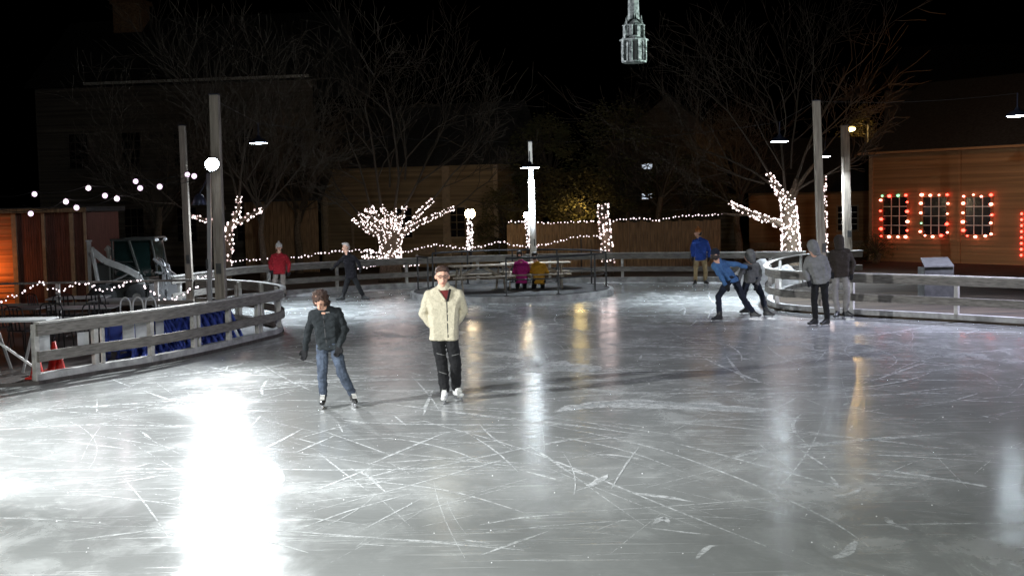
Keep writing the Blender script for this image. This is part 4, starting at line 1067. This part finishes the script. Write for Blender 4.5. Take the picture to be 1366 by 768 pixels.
# cabinet behind the right fence
p=gp(1248,29.5); rt=empty('utility_cabinet',(p.x,p.y,.05),'dark cabinet with a slanting grey lid behind the right fence','cabinet')
MB().box((p.x,p.y,.50),(.72,.5,.92)).build('body',M['cabinet'],rt,bevel=.01)
MB().add([(p.x-.38,p.y-.3,.97),(p.x+.34,p.y-.3,.97),(p.x+.40,p.y+.28,1.15),(p.x-.28,p.y+.28,1.15),(p.x-.38,p.y-.3,1.0),(p.x+.34,p.y-.3,1.0),(p.x+.40,p.y+.28,1.18),(p.x-.28,p.y+.28,1.18)],[(0,1,2,3),(4,5,6,7),(0,1,5,4),(1,2,6,5),(2,3,7,6),(3,0,4,7)]).build('lid',M['cabinet_lid'],rt)
# ------------------------------------------------------------------ people
def hull_add(bm,balls,seg=10):
    b2=bmesh.new()
    for c,r in balls:
        if not isinstance(r,(tuple,list)): r=(r,r,r)
        mb=MB().sphere(c,r,seg,7)
        for v in mb.v: b2.verts.new(v)
    res=bmesh.ops.convex_hull(b2,input=b2.verts[:])
    junk=[v for v in b2.verts if not v.link_faces]
    bmesh.ops.delete(b2,geom=junk,context='VERTS')
    me=bpy.data.meshes.new('t'); b2.to_mesh(me); b2.free(); bm.from_mesh(me); bpy.data.meshes.remove(me)
def fuse(name,parts,voxel,m,parent,wrinkle=0,wfreq=9,smooth=3,extra=None):
    """one continuous closed surface from overlapping rounded volumes"""
    bm=bmesh.new()
    for p in parts: hull_add(bm,p)
    me=bpy.data.meshes.new('tmp'); bm.to_mesh(me); bm.free()
    o=bpy.data.objects.new('tmp',me); C.objects.link(o)
    r=o.modifiers.new('r','REMESH'); r.mode='VOXEL'; r.voxel_size=voxel
    s=o.modifiers.new('s','SMOOTH'); s.iterations=smooth; s.factor=.5
    dg=bpy.context.evaluated_depsgraph_get(); dg.update()
    nm=bpy.data.meshes.new_from_object(o.evaluated_get(dg)); bpy.data.objects.remove(o)
    nm.name=name; off=root_of(parent).location
    if wrinkle:
        no=[v.normal.copy() for v in nm.vertices]
        for v,n_ in zip(nm.vertices,no):
            q=v.co*wfreq; q.z*=1.7
            w=noise.noise(q)+.5*noise.noise(q*2.3)-.5*abs(noise.noise(q*1.3+Vector((3,1,7))))
            v.co+=n_*w*wrinkle
    for v in nm.vertices: v.co-=off
    nm.polygons.foreach_set('use_smooth',[True]*len(nm.polygons))
    nm.materials.clear(); nm.materials.append(m)
    if extra:
        for em_,cs in extra:
            nm.materials.append(em_); idx=len(nm.materials)-1
            for pl in nm.polygons:
                c=pl.center+off
                for cc,rr_ in cs:
                    dv=c-cc
                    if (dv.x/rr_[0])**2+(dv.y/rr_[1])**2+(dv.z/rr_[2])**2<1: pl.material_index=idx
    ob=bpy.data.objects.new(name,nm); C.objects.link(ob); ob.parent=parent; return ob
def person(label,feet,J,mats,face=(0,-1),toes=((0,-1),(0,-1)),hat=None,hair='hairdark',hairstyle='short',boot='blackboot',gloves=True,fine=False,k=1.0,hem=.0,headtilt=0,hood=False,seated=False,D=None,glasses=False,scarf=None,group=None,zbase=0,bulk=1.0,rnd=1,lift=(0,0),leg=1.08,hs=1.12,wr=None):
    """feet: ground pixels; J: pixel joints dict hd nk sl sr el er hl hr pl pr kl kr (px,py,dy)"""
    if not seated:
        fl=G(*feet[0],zbase+lift[0]); fr=G(*feet[1],zbase+lift[1])
    D=D or (fl.y+fr.y)/2
    P={n:At(v[0],v[1],D+(v[2] if len(v)>2 else 0)) for n,v in J.items()}
    if seated: fl,fr=P['fl'],P['fr']
    sxv=(P['sr']-P['sl'])
    P['sl']=P['sl']+sxv*.07-Vector((0,0,.03)); P['sr']=P['sr']-sxv*.07-Vector((0,0,.03))
    base=Vector((P['pl'].lerp(P['pr'],.5).x,D,zbase))
    rt=empty('person',base,label,'person',group)
    f=Vector((face[0],face[1],0)).normalized(); sd=Vector((-f.y,f.x,0))  # sd: person's left... sideways axis
    ft=[Vector((t[0],t[1],0)).normalized() for t in toes]
    if not seated:
        al=fl-ft[0]*.06*k+Vector((0,0,.17*k)); ar=fr-ft[1]*.06*k+Vector((0,0,.17*k))
    else: al,ar=P['fl'],P['fr']
    hd=P['hd']; nk=P['nk']; tilt=Vector((f.x,f.y,0))*headtilt
    vx=.0065 if fine else .011
    # --- body: head, neck, slim frame, hands
    hk=k*hs; ht=(hd-nk).normalized()
    fh=f*math.cos(headtilt)-Vector((0,0,math.sin(headtilt))); uh=f*math.sin(headtilt)+Vector((0,0,math.cos(headtilt)))
    UZ=lambda a:uh*a
    eye_c=hd+fh*.085*hk
    chin=hd+fh*.045*hk-UZ(.095*hk)
    B=[[(hd+UZ(.025*hk),(.076*hk,.088*hk,.092*hk)),(hd-fh*.02*hk,(.074*hk,.085*hk,.08*hk))],
       [(hd,(.070*hk,.075*hk,.075*hk)),(chin,(.035*hk,.030*hk,.025*hk))],
       [(hd+fh*.082*hk+UZ(.0),.010*hk),(hd+fh*.105*hk-UZ(.035*hk),.015*hk),(hd+fh*.08*hk-UZ(.04*hk),.018*hk)],
       [(hd+fh*.078*hk+sd*.028*hk-UZ(.062*hk),.010),(hd+fh*.078*hk-sd*.028*hk-UZ(.062*hk),.010),(hd+fh*.088*hk-UZ(.062*hk),.011)],
       [(hd+sd*.076*hk-UZ(.01),(.016,.022,.03))],[(hd-sd*.076*hk-UZ(.01),(.016,.022,.03))],
       [(hd-UZ(.06*hk),.05*hk),(nk,.055*hk),(nk-Vector((0,0,.05)),.07*hk)],
       [(P['sl'].lerp(P['sr'],.12),.045*k),(P['sr'].lerp(P['sl'],.12),.045*k),(nk-Vector((0,0,.06)),.05*k),(P['pl'].lerp(P['pr'],.3)+Vector((0,0,.05)),.05*k),(P['pr'].lerp(P['pl'],.3)+Vector((0,0,.05)),.05*k)],
       [(P['sl'],.045*k),(P['el'],.036*k)],[(P['el'],.036*k),(P['hl'],.026*k)],[(P['sr'],.045*k),(P['er'],.036*k)],[(P['er'],.036*k),(P['hr'],.026*k)],
       [(P['pl'],.07*k),(P['kl'],.048*k)],[(P['kl'],.048*k),(al,.034*k)],[(P['pr'],.07*k),(P['kr'],.048*k)],[(P['kr'],.048*k),(ar,.034*k)]]
    H=[]
    for e,h,sg in((P['el'],P['hl'],-1),(P['er'],P['hr'],1)):
        dv=(h-e).normalized(); sw=dv.cross(f)
        sw=sw.normalized() if sw.length>.1 else sd; fn=sw.cross(dv).normalized()
        if fn.dot(f)<0: fn=-fn
        pc0=h+dv*.02; pc1=h+dv*.085
        one=[[(h,.024),(pc0+sw*.022,.016),(pc0-sw*.022,.016),(pc1+sw*.030,.013),(pc1-sw*.030,.013)]]
        for q,(o_,ln_) in enumerate(((-.030,.062),(-.010,.075),(.011,.072),(.030,.055))):
            b0=pc1+sw*o_; b1=b0+dv*ln_*.5+fn*.012; b2=b1+dv*ln_*.38+fn*.026
            one+=[[(b0,.0095),(b1,.0088)],[(b1,.0088),(b2,.0078)]]
        th=pc0-sw*.03*sg; t1=th-sw*.028*sg+dv*.03+fn*.012; t2=t1+dv*.032+fn*.014
        one+=[[(th,.013),(t1,.011)],[(t1,.011),(t2,.009)]]
        H.append(one)
    parts=B+H[0]+H[1]
    ex=[(M['skin_dark'],[(hd+fh*.083*hk+sd*.032*hk+UZ(.004),(.014,.02,.008)),(hd+fh*.083*hk-sd*.032*hk+UZ(.004),(.014,.02,.008)),(hd+fh*.088*hk+sd*.032*hk+UZ(.026),(.018,.02,.004)),(hd+fh*.088*hk-sd*.032*hk+UZ(.026),(.018,.02,.004))]),
        (M['lip'],[(hd+fh*.085*hk-UZ(.062*hk),(.024,.03,.008))])]
    fuse('body',parts,vx,M['skin'],rt,smooth=1,extra=ex)
    # --- hair / hat
    back=-fh
    if hat:
        fuse('hat',[[(hd+back*.012+UZ(.055*hk),(.092*hk,.098*hk,.085*hk)),(hd+back*.01+UZ(.02*hk),(.096*hk,.102*hk,.03))]]+([[(hd+UZ(.155*hk),.03*hk)]] if hat[1] else []),vx*1.2,M[hat[0]],rt,wrinkle=.003,wfreq=30)
        fuse('hair',[[(hd+back*.034-UZ(.015),(.088*hk,.078*hk,.095*hk))]],vx*1.2,M[hair],rt,wrinkle=.006,wfreq=30)
    elif hood:
        fuse('hood',[[(hd+back*.03+UZ(.03*hk),(.11*hk,.115*hk,.11*hk)),(nk+back*.03,(.10*hk,.09*hk,.06))]],vx*1.2,M[mats[0]],rt,wrinkle=.006,wfreq=14)
    elif hairstyle=='long':
        fuse('hair',[[(hd+back*.022+UZ(.045*hk),(.098*hk,.098*hk,.085*hk))],[(hd+back*.03+sd*.055*hk,(.045*hk,.07*hk,.09*hk)),(hd+back*.03+sd*.07*hk-UZ(.10),(.035,.055,.045))],[(hd+back*.03-sd*.055*hk,(.045*hk,.07*hk,.09*hk)),(hd+back*.03-sd*.07*hk-UZ(.10),(.035,.055,.045))],[(hd+back*.055-UZ(.05),(.08,.05,.10))],[(hd+fh*.06+UZ(.07),(.065,.035,.03))]],vx,M[hair],rt,wrinkle=.020,wfreq=24,smooth=1)
    else:
        fuse('hair',[[(hd+back*.02+UZ(.055*hk),(.086*hk,.092*hk,.075*hk))],[(hd+back*.045,(.080*hk,.06*hk,.085*hk))],[(hd+fh*.055+UZ(.095*hk),(.06*hk,.035*hk,.028*hk))]],vx,M[hair],rt,wrinkle=.006,wfreq=35,smooth=2)
    # --- jacket
    Lh,Rh=P['pl'],P['pr']; hemv=(nk-Lh.lerp(Rh,.5)).normalized()
    sx=(P['sr']-P['sl']); sw_=sx.normalized() if sx.length>.12 else sd
    q=bulk
    c1=P['sl'].lerp(P['sr'],.5); c2=Lh.lerp(Rh,.5); chest=c1.lerp(c2,.34); wst=c1.lerp(c2,.68); hm=c2-hemv*hem
    wd=max(sx.length/2,.13*k); rxv=.12*k*q
    dep=.115*k*q
    T=[[(P['sl']+Vector((0,0,-.01)),.066*k*q),(P['sr']+Vector((0,0,-.01)),.066*k*q),(chest+sw_*wd*.62,(.085*k*q,dep,.07)),(chest-sw_*wd*.62,(.085*k*q,dep,.07)),(nk-Vector((0,0,.03)),.07*k)],
       [(chest+sw_*wd*.62,(.085*k*q,dep,.07)),(chest-sw_*wd*.62,(.085*k*q,dep,.07)),(wst+sw_*wd*.55,(.09*k*q,dep*.98,.09)),(wst-sw_*wd*.55,(.09*k*q,dep*.98,.09))],
       [(wst+sw_*wd*.55,(.09*k*q,dep*.98,.09)),(wst-sw_*wd*.55,(.09*k*q,dep*.98,.09)),(hm+sw_*wd*.50,(.095*k*q,dep*1.02,.03)),(hm-sw_*wd*.50,(.095*k*q,dep*1.02,.03))],
       [(nk-Vector((0,0,.05)),(.085*hk,.08*hk,.03)),(nk+Vector((0,0,.035)),(.066*hk,.066*hk,.018))]]
    for s_,e_,h_ in(('sl','el','hl'),('sr','er','hr')):
        cuff=P[e_].lerp(P[h_],.97)
        T+=[[(P[s_],.070*k*q),(P[e_],.058*k*q)],[(P[e_],.058*k*q),(P[e_].lerp(P[h_],.5),.054*k*q),(cuff,.043*k*q)]]
    jk=fuse('jacket',T,vx*1.3,M[mats[0]],rt,wrinkle=wr or (.017 if fine else .018),wfreq=8,smooth=3)
    if gloves:
        g=[]
        for side in range(2):
            # glove shell hugs the hand: same chains, slightly thicker
            g_=[[ (c,(r+.004) if not isinstance(r,tuple) else r) for c,r in seg] for seg in H[side]]
            fuse('glove',g_,vx if fine else .008,M['glove'],rt,smooth=1)
    # --- trousers
    W=[[(Lh+sw_*-.0+Vector((0,0,.05)),(.085*k,.10*k,.08*k)),(Rh+Vector((0,0,.05)),(.085*k,.10*k,.08*k)),(Lh,(.092*k,.105*k,.07*k)),(Rh,(.092*k,.105*k,.07*k))]]
    for h_,kn,an in((Lh,P['kl'],al),(Rh,P['kr'],ar)):
        W+=[[(h_,.096*k),(kn,.066*k*leg)],[(kn,.068*k*leg),(kn.lerp(an,.35),.066*k*leg),(an+(kn-an).normalized()*.02,.056*k*leg)]]
    fuse('trousers',W,vx*1.3,M[mats[1]],rt,wrinkle=.012,wfreq=9,smooth=3)
    # --- skates
    for an,fo,tv,li in((al,fl,ft[0],lift[0]),(ar,fr,ft[1],lift[1])):
        if seated: fo=an-Vector((0,0,.17*k))
        z0=fo.z+.055*k; tv=tv.normalized(); heel=Vector((fo.x,fo.y,z0+.035))-tv*.09*k; toe=Vector((fo.x,fo.y,z0+.032))+tv*.115*k; mid=Vector((fo.x,fo.y,z0+.06))+tv*.03*k
        bo=fuse('skate',[[(heel,.038*k),(toe,(.040*k,.040*k,.030*k))],[(mid,.040*k),(heel+Vector((0,0,.03)),.040*k),(toe-tv*.03,.036*k)],[(heel+Vector((0,0,.02))+tv*.02,.044*k),(an+Vector((0,0,.05)),.050*k)],[(mid,.036*k),(an+tv*.02+Vector((0,0,.0)),.045*k)]],.007 if fine else .010,M[boot],rt,smooth=1)
        sdv=Vector((-tv.y,tv.x,0)); c=Vector((fo.x,fo.y,0))
        b_=MB().bar(c-tv*.14*k+Vector((0,0,fo.z+.014)),c+tv*.16*k+Vector((0,0,fo.z+.014)),.006,.026)
        b_.bar(heel-Vector((0,0,.035)),Vector((heel.x,heel.y,fo.z+.02)),.03,.05); b_.bar(toe-tv*.03-Vector((0,0,.03)),Vector(((toe-tv*.03).x,(toe-tv*.03).y,fo.z+.02)),.03,.05)
        b_.build('blade',M['blade'],bo)
        if fine:
            lc=MB()
            for i_ in range(5):
                t=i_/4; p_=(mid+tv*.055*k+Vector((0,0,.02))).lerp(an+tv*.052*k+Vector((0,0,.03)),t)
                lc.bar(p_-sdv*.03,p_+sdv*.03,.008,.008)
            lc.build('laces',M['lace'],bo)
    if glasses:
        gm=MB()
        for s_ in(-1,1):
            cc=hd+f*.098*hk+sd*.033*s_+Vector((0,0,.004)); ring=[cc+sd*.026*math.cos(t*PI/6)+Vector((0,0,.018*math.sin(t*PI/6))) for t in range(13)]
            gm.tube(ring,.0035,5)
            gm.tube([hd+f*.098*hk+sd*.058*s_+Vector((0,0,.01)),hd+sd*.08*s_*hk+Vector((0,0,.01))],.003,5)
        gm.tube([hd+f*.10*hk-sd*.008+Vector((0,0,.008)),hd+f*.10*hk+sd*.008+Vector((0,0,.008))],.003,5)
        gm.build('glasses',M['iron'],rt)
    return rt,P,dict(chest=chest,waist=wst,hem=hm,f=f,sd=sd,dep=dep,nk=nk,hd=hd)
# 1 man in cream fleece
rt,P,Q=person('man in cream fleece jacket and black trousers on white skates, hands in pockets',[(593,538),(611,533)],
 dict(hd=(590,368.5,-.02),nk=(592,381),sl=(569,391),sr=(615,390),el=(564,418,.03),er=(619,415,.04),hl=(576,435,.04),hr=(609,431,.04),pl=(583,449),pr=(602,449),kl=(590,488,-.03),kr=(608,487,-.02)),
 ('fleece','blackpants'),face=(.12,-1),toes=((-.05,-1),(.45,-.9)),hair='hairbrown',boot='whiteboot',gloves=False,fine=True,glasses=True,bulk=1.1,hem=.03,leg=1.25,headtilt=.15,hs=1.2,wr=.009)
f=Q['f']
# zip, collar insert, shirt
z1=Q['nk']+f*.10-Vector((0,0,.10)); z2=Q['hem']+f*(Q['dep']+.008)+Vector((0,0,.0))
zp=[]
bvh=None
jk=[c for c in rt.children if c.name.startswith('jacket')][0]
from mathutils.bvhtree import BVHTree
def bvh_of(o):
    off=root_of(o).location; me=o.data
    return BVHTree.FromPolygons([v.co+off for v in me.vertices],[p.vertices[:] for p in me.polygons])
bv=bvh_of(jk)
def strip_on(bv,pts,f,w,t,name,m,rt):
    out=[]
    for p in pts:
        h=bv.ray_cast(p+f*.6,-f)
        out.append((h[0] if h[0] else p+f*.1)+f*t)
    mb=MB(); sdv=Vector((-f.y,f.x,0)); vs=[];fs=[]
    for p in out: vs+=[p-sdv*w/2,p+sdv*w/2,p+sdv*w/2-f*.012,p-sdv*w/2-f*.012]
    for i in range(len(out)-1):
        for k in range(4): fs.append((i*4+k,i*4+(k+1)%4,i*4+4+(k+1)%4,i*4+4+k))
    mb.add(vs,fs).build(name,m,rt); return out
a_=At(595,397,P['nk'].y); b_=At(597,449,P['nk'].y)
strip_on(bv,[a_.lerp(b_,k/14) for k in range(15)],f,.014,.002,'zip',M['iron'],jk)
# open collar showing maroon shirt (V)
fv=MB(); 
c_t=[At(584,387,0+P['nk'].y),At(599,386,P['nk'].y)]; c_b=At(595,401,P['nk'].y)
def proj(p,t=.004):
    h=bv.ray_cast(p+f*.6,-f); return (h[0] if h[0] else p+f*.1)+f*t
rows=6; vs=[];fs=[]
for i in range(rows+1):
    t=i/rows; l=c_t[0].lerp(c_b,t); r_=c_t[1].lerp(c_b,t)
    for j in range(5): vs.append(proj(l.lerp(r_,j/4)))
for i in range(rows):
    for j in range(4): a=i*5+j; fs.append((a,a+1,a+6,a+5))
MB().add(vs,fs).build('shirt_front',M['maroon'],rt,smooth=True)
for (xa,ya),(xb,yb) in(((583,386),(594,401)),((600,385),(596,401))):
    pts=[proj(At(xa,ya,P['nk'].y).lerp(At(xb,yb,P['nk'].y),k/5),.008) for k in range(6)]
    MB().tube(pts,[.016]*6,8).build('collar',M['darkcoat'] if xa>590 else M['fleece'],jk,smooth=True)
# trouser piping
tr=[c for c in rt.children if c.name.startswith('trousers')][0]; bt=bvh_of(tr)
for (xa,ya),(xb,yb) in(((582,470),(594,473)),((602,473),(612,471)),((585,494),(595,497))):
    pts=[At(xa,ya,P['nk'].y).lerp(At(xb,yb,P['nk'].y),k/5) for k in range(6)]
    o_=[]
    for p in pts:
        h=bt.ray_cast(p+f*.6,-f)
        if h[0]: o_.append(h[0]+f*.003)
    if len(o_)>2: MB().tube(o_,.005,5).build('piping',M['greyhood'],tr)
# 2 woman
rt,P,Q=person('woman in dark slate jacket and blue jeans looking down at her skates',[(431,544),(472,542)],
 dict(hd=(427,400,-.13),nk=(432,409,-.02),sl=(415,415),sr=(453,413),el=(410,444,.02),er=(460,440,.02),hl=(407,466,-.04),hr=(453,462,-.06),pl=(430,462,.03),pr=(447,462,.03),kl=(430,502,-.04),kr=(457,500,-.02)),
 ('slate','jeans'),face=(-.12,-1),toes=((.05,-1),(.35,-1)),hair='hairbrown',hairstyle='long',gloves=True,fine=True,k=.95,hem=.03,boot='blackboot',bulk=.97,leg=1.12,headtilt=.75,hs=1.16)
jk=[c for c in rt.children if c.name.startswith('jacket')][0]; bv=bvh_of(jk); f=Q['f']
a_=At(432,416,P['nk'].y); b_=At(437,460,P['nk'].y)
strip_on(bv,[a_.lerp(b_,k/12) for k in range(13)],f,.010,.002,'zip',M['iron'],jk)
lg=[proj(At(436+k*1.2,416,P['nk'].y),.003) for k in range(5)]
MB().tube(lg,.006,5).build('chest_tab',M['paleknit'],jk)
# 3 red coat
person('person in red coat and pale hat by the far fence at left',[(366,400),(380,399)],
 dict(hd=(372,330,-.02),nk=(372,338),sl=(363,341),sr=(382,341),el=(360,351,.03),er=(386,351,.03),hl=(362,360,-.1),hr=(385,362,-.05),pl=(368,362),pr=(377,362),kl=(366,381),kr=(378,381)),
 ('redcoat','palepants'),face=(.2,-1),hat=('paleknit',True),hem=.06,bulk=1.15)
# 4 dark skater
person('skater in black coat striding left along the far fence',[(455,403),(487,402)],
 dict(hd=(461,330,-.02),nk=(464,338),sl=(458,342),sr=(473,342),el=(452,350,.05),er=(478,350,-.05),hl=(446,356,-.1),hr=(480,358,-.15),pl=(466,367),pr=(471,367),kl=(461,384),kr=(479,384)),
 ('darkcoat','blackpants'),face=(-.8,-.6),toes=((-1,-.4),(1,-.4)),hair='hairgrey',hem=.08)
# 5 blue jacket standing
person('man in royal blue jacket, khaki trousers and orange bobble hat standing by the far fence',[(927,382),(942,381)],
 dict(hd=(931,310),nk=(933,318),sl=(925,321),sr=(943,321),el=(923,332,.03),er=(946,332,.03),hl=(924,342,-.05),hr=(946,343,-.05),pl=(929,345),pr=(939,345),kl=(928,363),kr=(941,363)),
 ('bluecoat','khaki'),face=(-.95,-.2),toes=((-.5,-1),(.4,-1)),hat=('orangehat',True),hem=.03,bulk=1.1)
# 6 blue bender
person('skater in steel blue hoodie bending low behind the grey hooded one',[(957,430),(1007,425)],
 dict(hd=(954,340,-.12),nk=(958,347,-.05),sl=(952,353,-.08),sr=(966,349,.12),el=(960,366,-.2),er=(982,352,.1),hl=(968,380,-.25),hr=(995,356,.1),pl=(972,374,-.05),pr=(981,374,.08),kl=(958,396,-.12),kr=(990,396,.05)),
 ('bluehood','navy'),face=(.1,1),toes=((-1,-.25),(1,-.5)),hat=('navy',False),hem=.02,bulk=1.1)
# 7 grey hood pushing
person('hooded skater in dark grey top striding beside the steel blue one',[(994,420),(1025,424)],
 dict(hd=(999,341,-.08),nk=(1001,349),sl=(992,353,-.05),sr=(1011,352,.05),el=(988,366,-.1),er=(1014,366,.05),hl=(984,378,-.25),hr=(1010,380,-.15),pl=(997,374),pr=(1007,374),kl=(991,396,-.05),kr=(1017,396,.0)),
 ('greyhood2','navy'),face=(-.7,.7),toes=((-1,-.3),(1,-.5)),hood=True,hem=.03,bulk=1.05)
# 8 light grey hoodie
person('skater in light grey hoodie and black trousers, back turned, nearest the right fence',[(1085,436),(1101,436)],
 dict(hd=(1083,329,-.1),nk=(1087,338),sl=(1077,344),sr=(1100,343),el=(1074,360,.0),er=(1105,360,.0),hl=(1078,373,-.12),hr=(1104,374,-.08),pl=(1088,374),pr=(1099,374),kl=(1086,402),kr=(1101,402)),
 ('greyhood','blackpants'),face=(-.3,1),toes=((-.9,-.4),(-.9,-.5)),hood=True,hem=.05,bulk=1.2)
# 9 brown coat
person('skater in dark brown coat and grey trousers right of the light grey hoodie',[(1116,426),(1131,425)],
 dict(hd=(1119,322,0),nk=(1120,331),sl=(1110,336),sr=(1132,335),el=(1107,350,.03),er=(1137,350,.03),hl=(1109,362,-.05),hr=(1136,364,-.05),pl=(1115,366),pr=(1127,366),kl=(1114,392),kr=(1130,392)),
 ('browncoat','greypants'),face=(.2,1),toes=((-.6,-.8),(.8,-.6)),hood=True,hem=.04,bulk=1.25)
# 10,11 seated
person('seated person in magenta coat with back to the rink, left of the pair',None,
 dict(hd=(693,340,.02),nk=(695,348),sl=(688,351),sr=(703,351),el=(686,362,.1),er=(705,361,.12),hl=(690,366,.35),hr=(701,366,.35),pl=(691,374,.0),pr=(700,374,.0),kl=(691,376,.45),kr=(700,376,.45),fl=(690,387,.42),fr=(700,387,.42)),
 ('magenta','blackpants'),face=(.1,1),toes=((0,1),(0,1)),hair='hairdark',seated=True,D=35.25,zbase=.18,hem=.06,bulk=1.15)
person('seated person in mustard coat with back to the rink, right of the pair',None,
 dict(hd=(713,342,.02),nk=(716,350),sl=(711,353),sr=(726,353),el=(709,363,.1),er=(730,363,.12),hl=(713,367,.35),hr=(726,367,.35),pl=(714,375,.0),pr=(724,375,.0),kl=(713,377,.45),kr=(724,377,.45),fl=(712,388,.42),fr=(724,388,.42)),
 ('yellow','blackpants'),face=(0,1),toes=((0,1),(0,1)),hair='hairdark',seated=True,D=35.25,zbase=.18,hem=.06,bulk=1.15,scarf=None)
# ------------------------------------------------------------------ lights
# rink floods out of frame, the first as the long shadows show; the third is an added spot
light('SPOT','unseen_rink_spot',(-11.5,10.6,4.6),11000,(.95,.98,1),(1.0,17.5,0),spot_size=R(62),spot_blend=.5,shadow_soft_size=.12)
light('SPOT','unseen_rink_spot',(1.5,-3,6.5),6200,(.95,1,.95),(1.0,8.5,0),spot_size=R(95),spot_blend=1,shadow_soft_size=.5)
light('SPOT','unseen_rink_spot',(-5.5,1.0,6),9500,(.97,1,1),(-3.9,9,0),spot_size=R(66),spot_blend=1,shadow_soft_size=.5)  # added spot without a known lamp, widens the white glare at near left
light('SPOT','unseen_rink_spot',(15,21,5.5),3600,(.72,.74,1),(8,21,0),spot_size=R(110),spot_blend=.8,shadow_soft_size=.2)
# sodium street lighting
lp=gp(-22,Ds); light('POINT','shed_lamp',(lp.x,Ds-.6,1.2),45,(1,.30,.05),shadow_soft_size=.12)
light('SPOT','street_light',(13.5,34,8.5),850,(1,.42,.12),(16.5,47,2),spot_size=R(75),spot_blend=.7,shadow_soft_size=.25)
light('POINT','street_light',(-9,47,6.5),35,(1,.55,.22),shadow_soft_size=1.2)
pq=At(772,280,49.7); light('POINT','garden_light',pq,45,(1,.72,.25),shadow_soft_size=.2)
light('POINT','street_light',(8.5,50,5.0),28,(1,.52,.16),shadow_soft_size=1.2)
# ------------------------------------------------------------------ world: night
w=bpy.data.worlds.new('World'); scene.world=w; w.use_nodes=True; nt=w.node_tree
bg=nt.nodes['Background']; sky=nt.nodes.new('ShaderNodeTexSky'); sky.sky_type='NISHITA'; sky.sun_disc=False
sky.sun_elevation=R(-8); sky.sun_rotation=R(200)
nt.links.new(sky.outputs[0],bg.inputs['Color']); bg.inputs['Strength'].default_value=.05
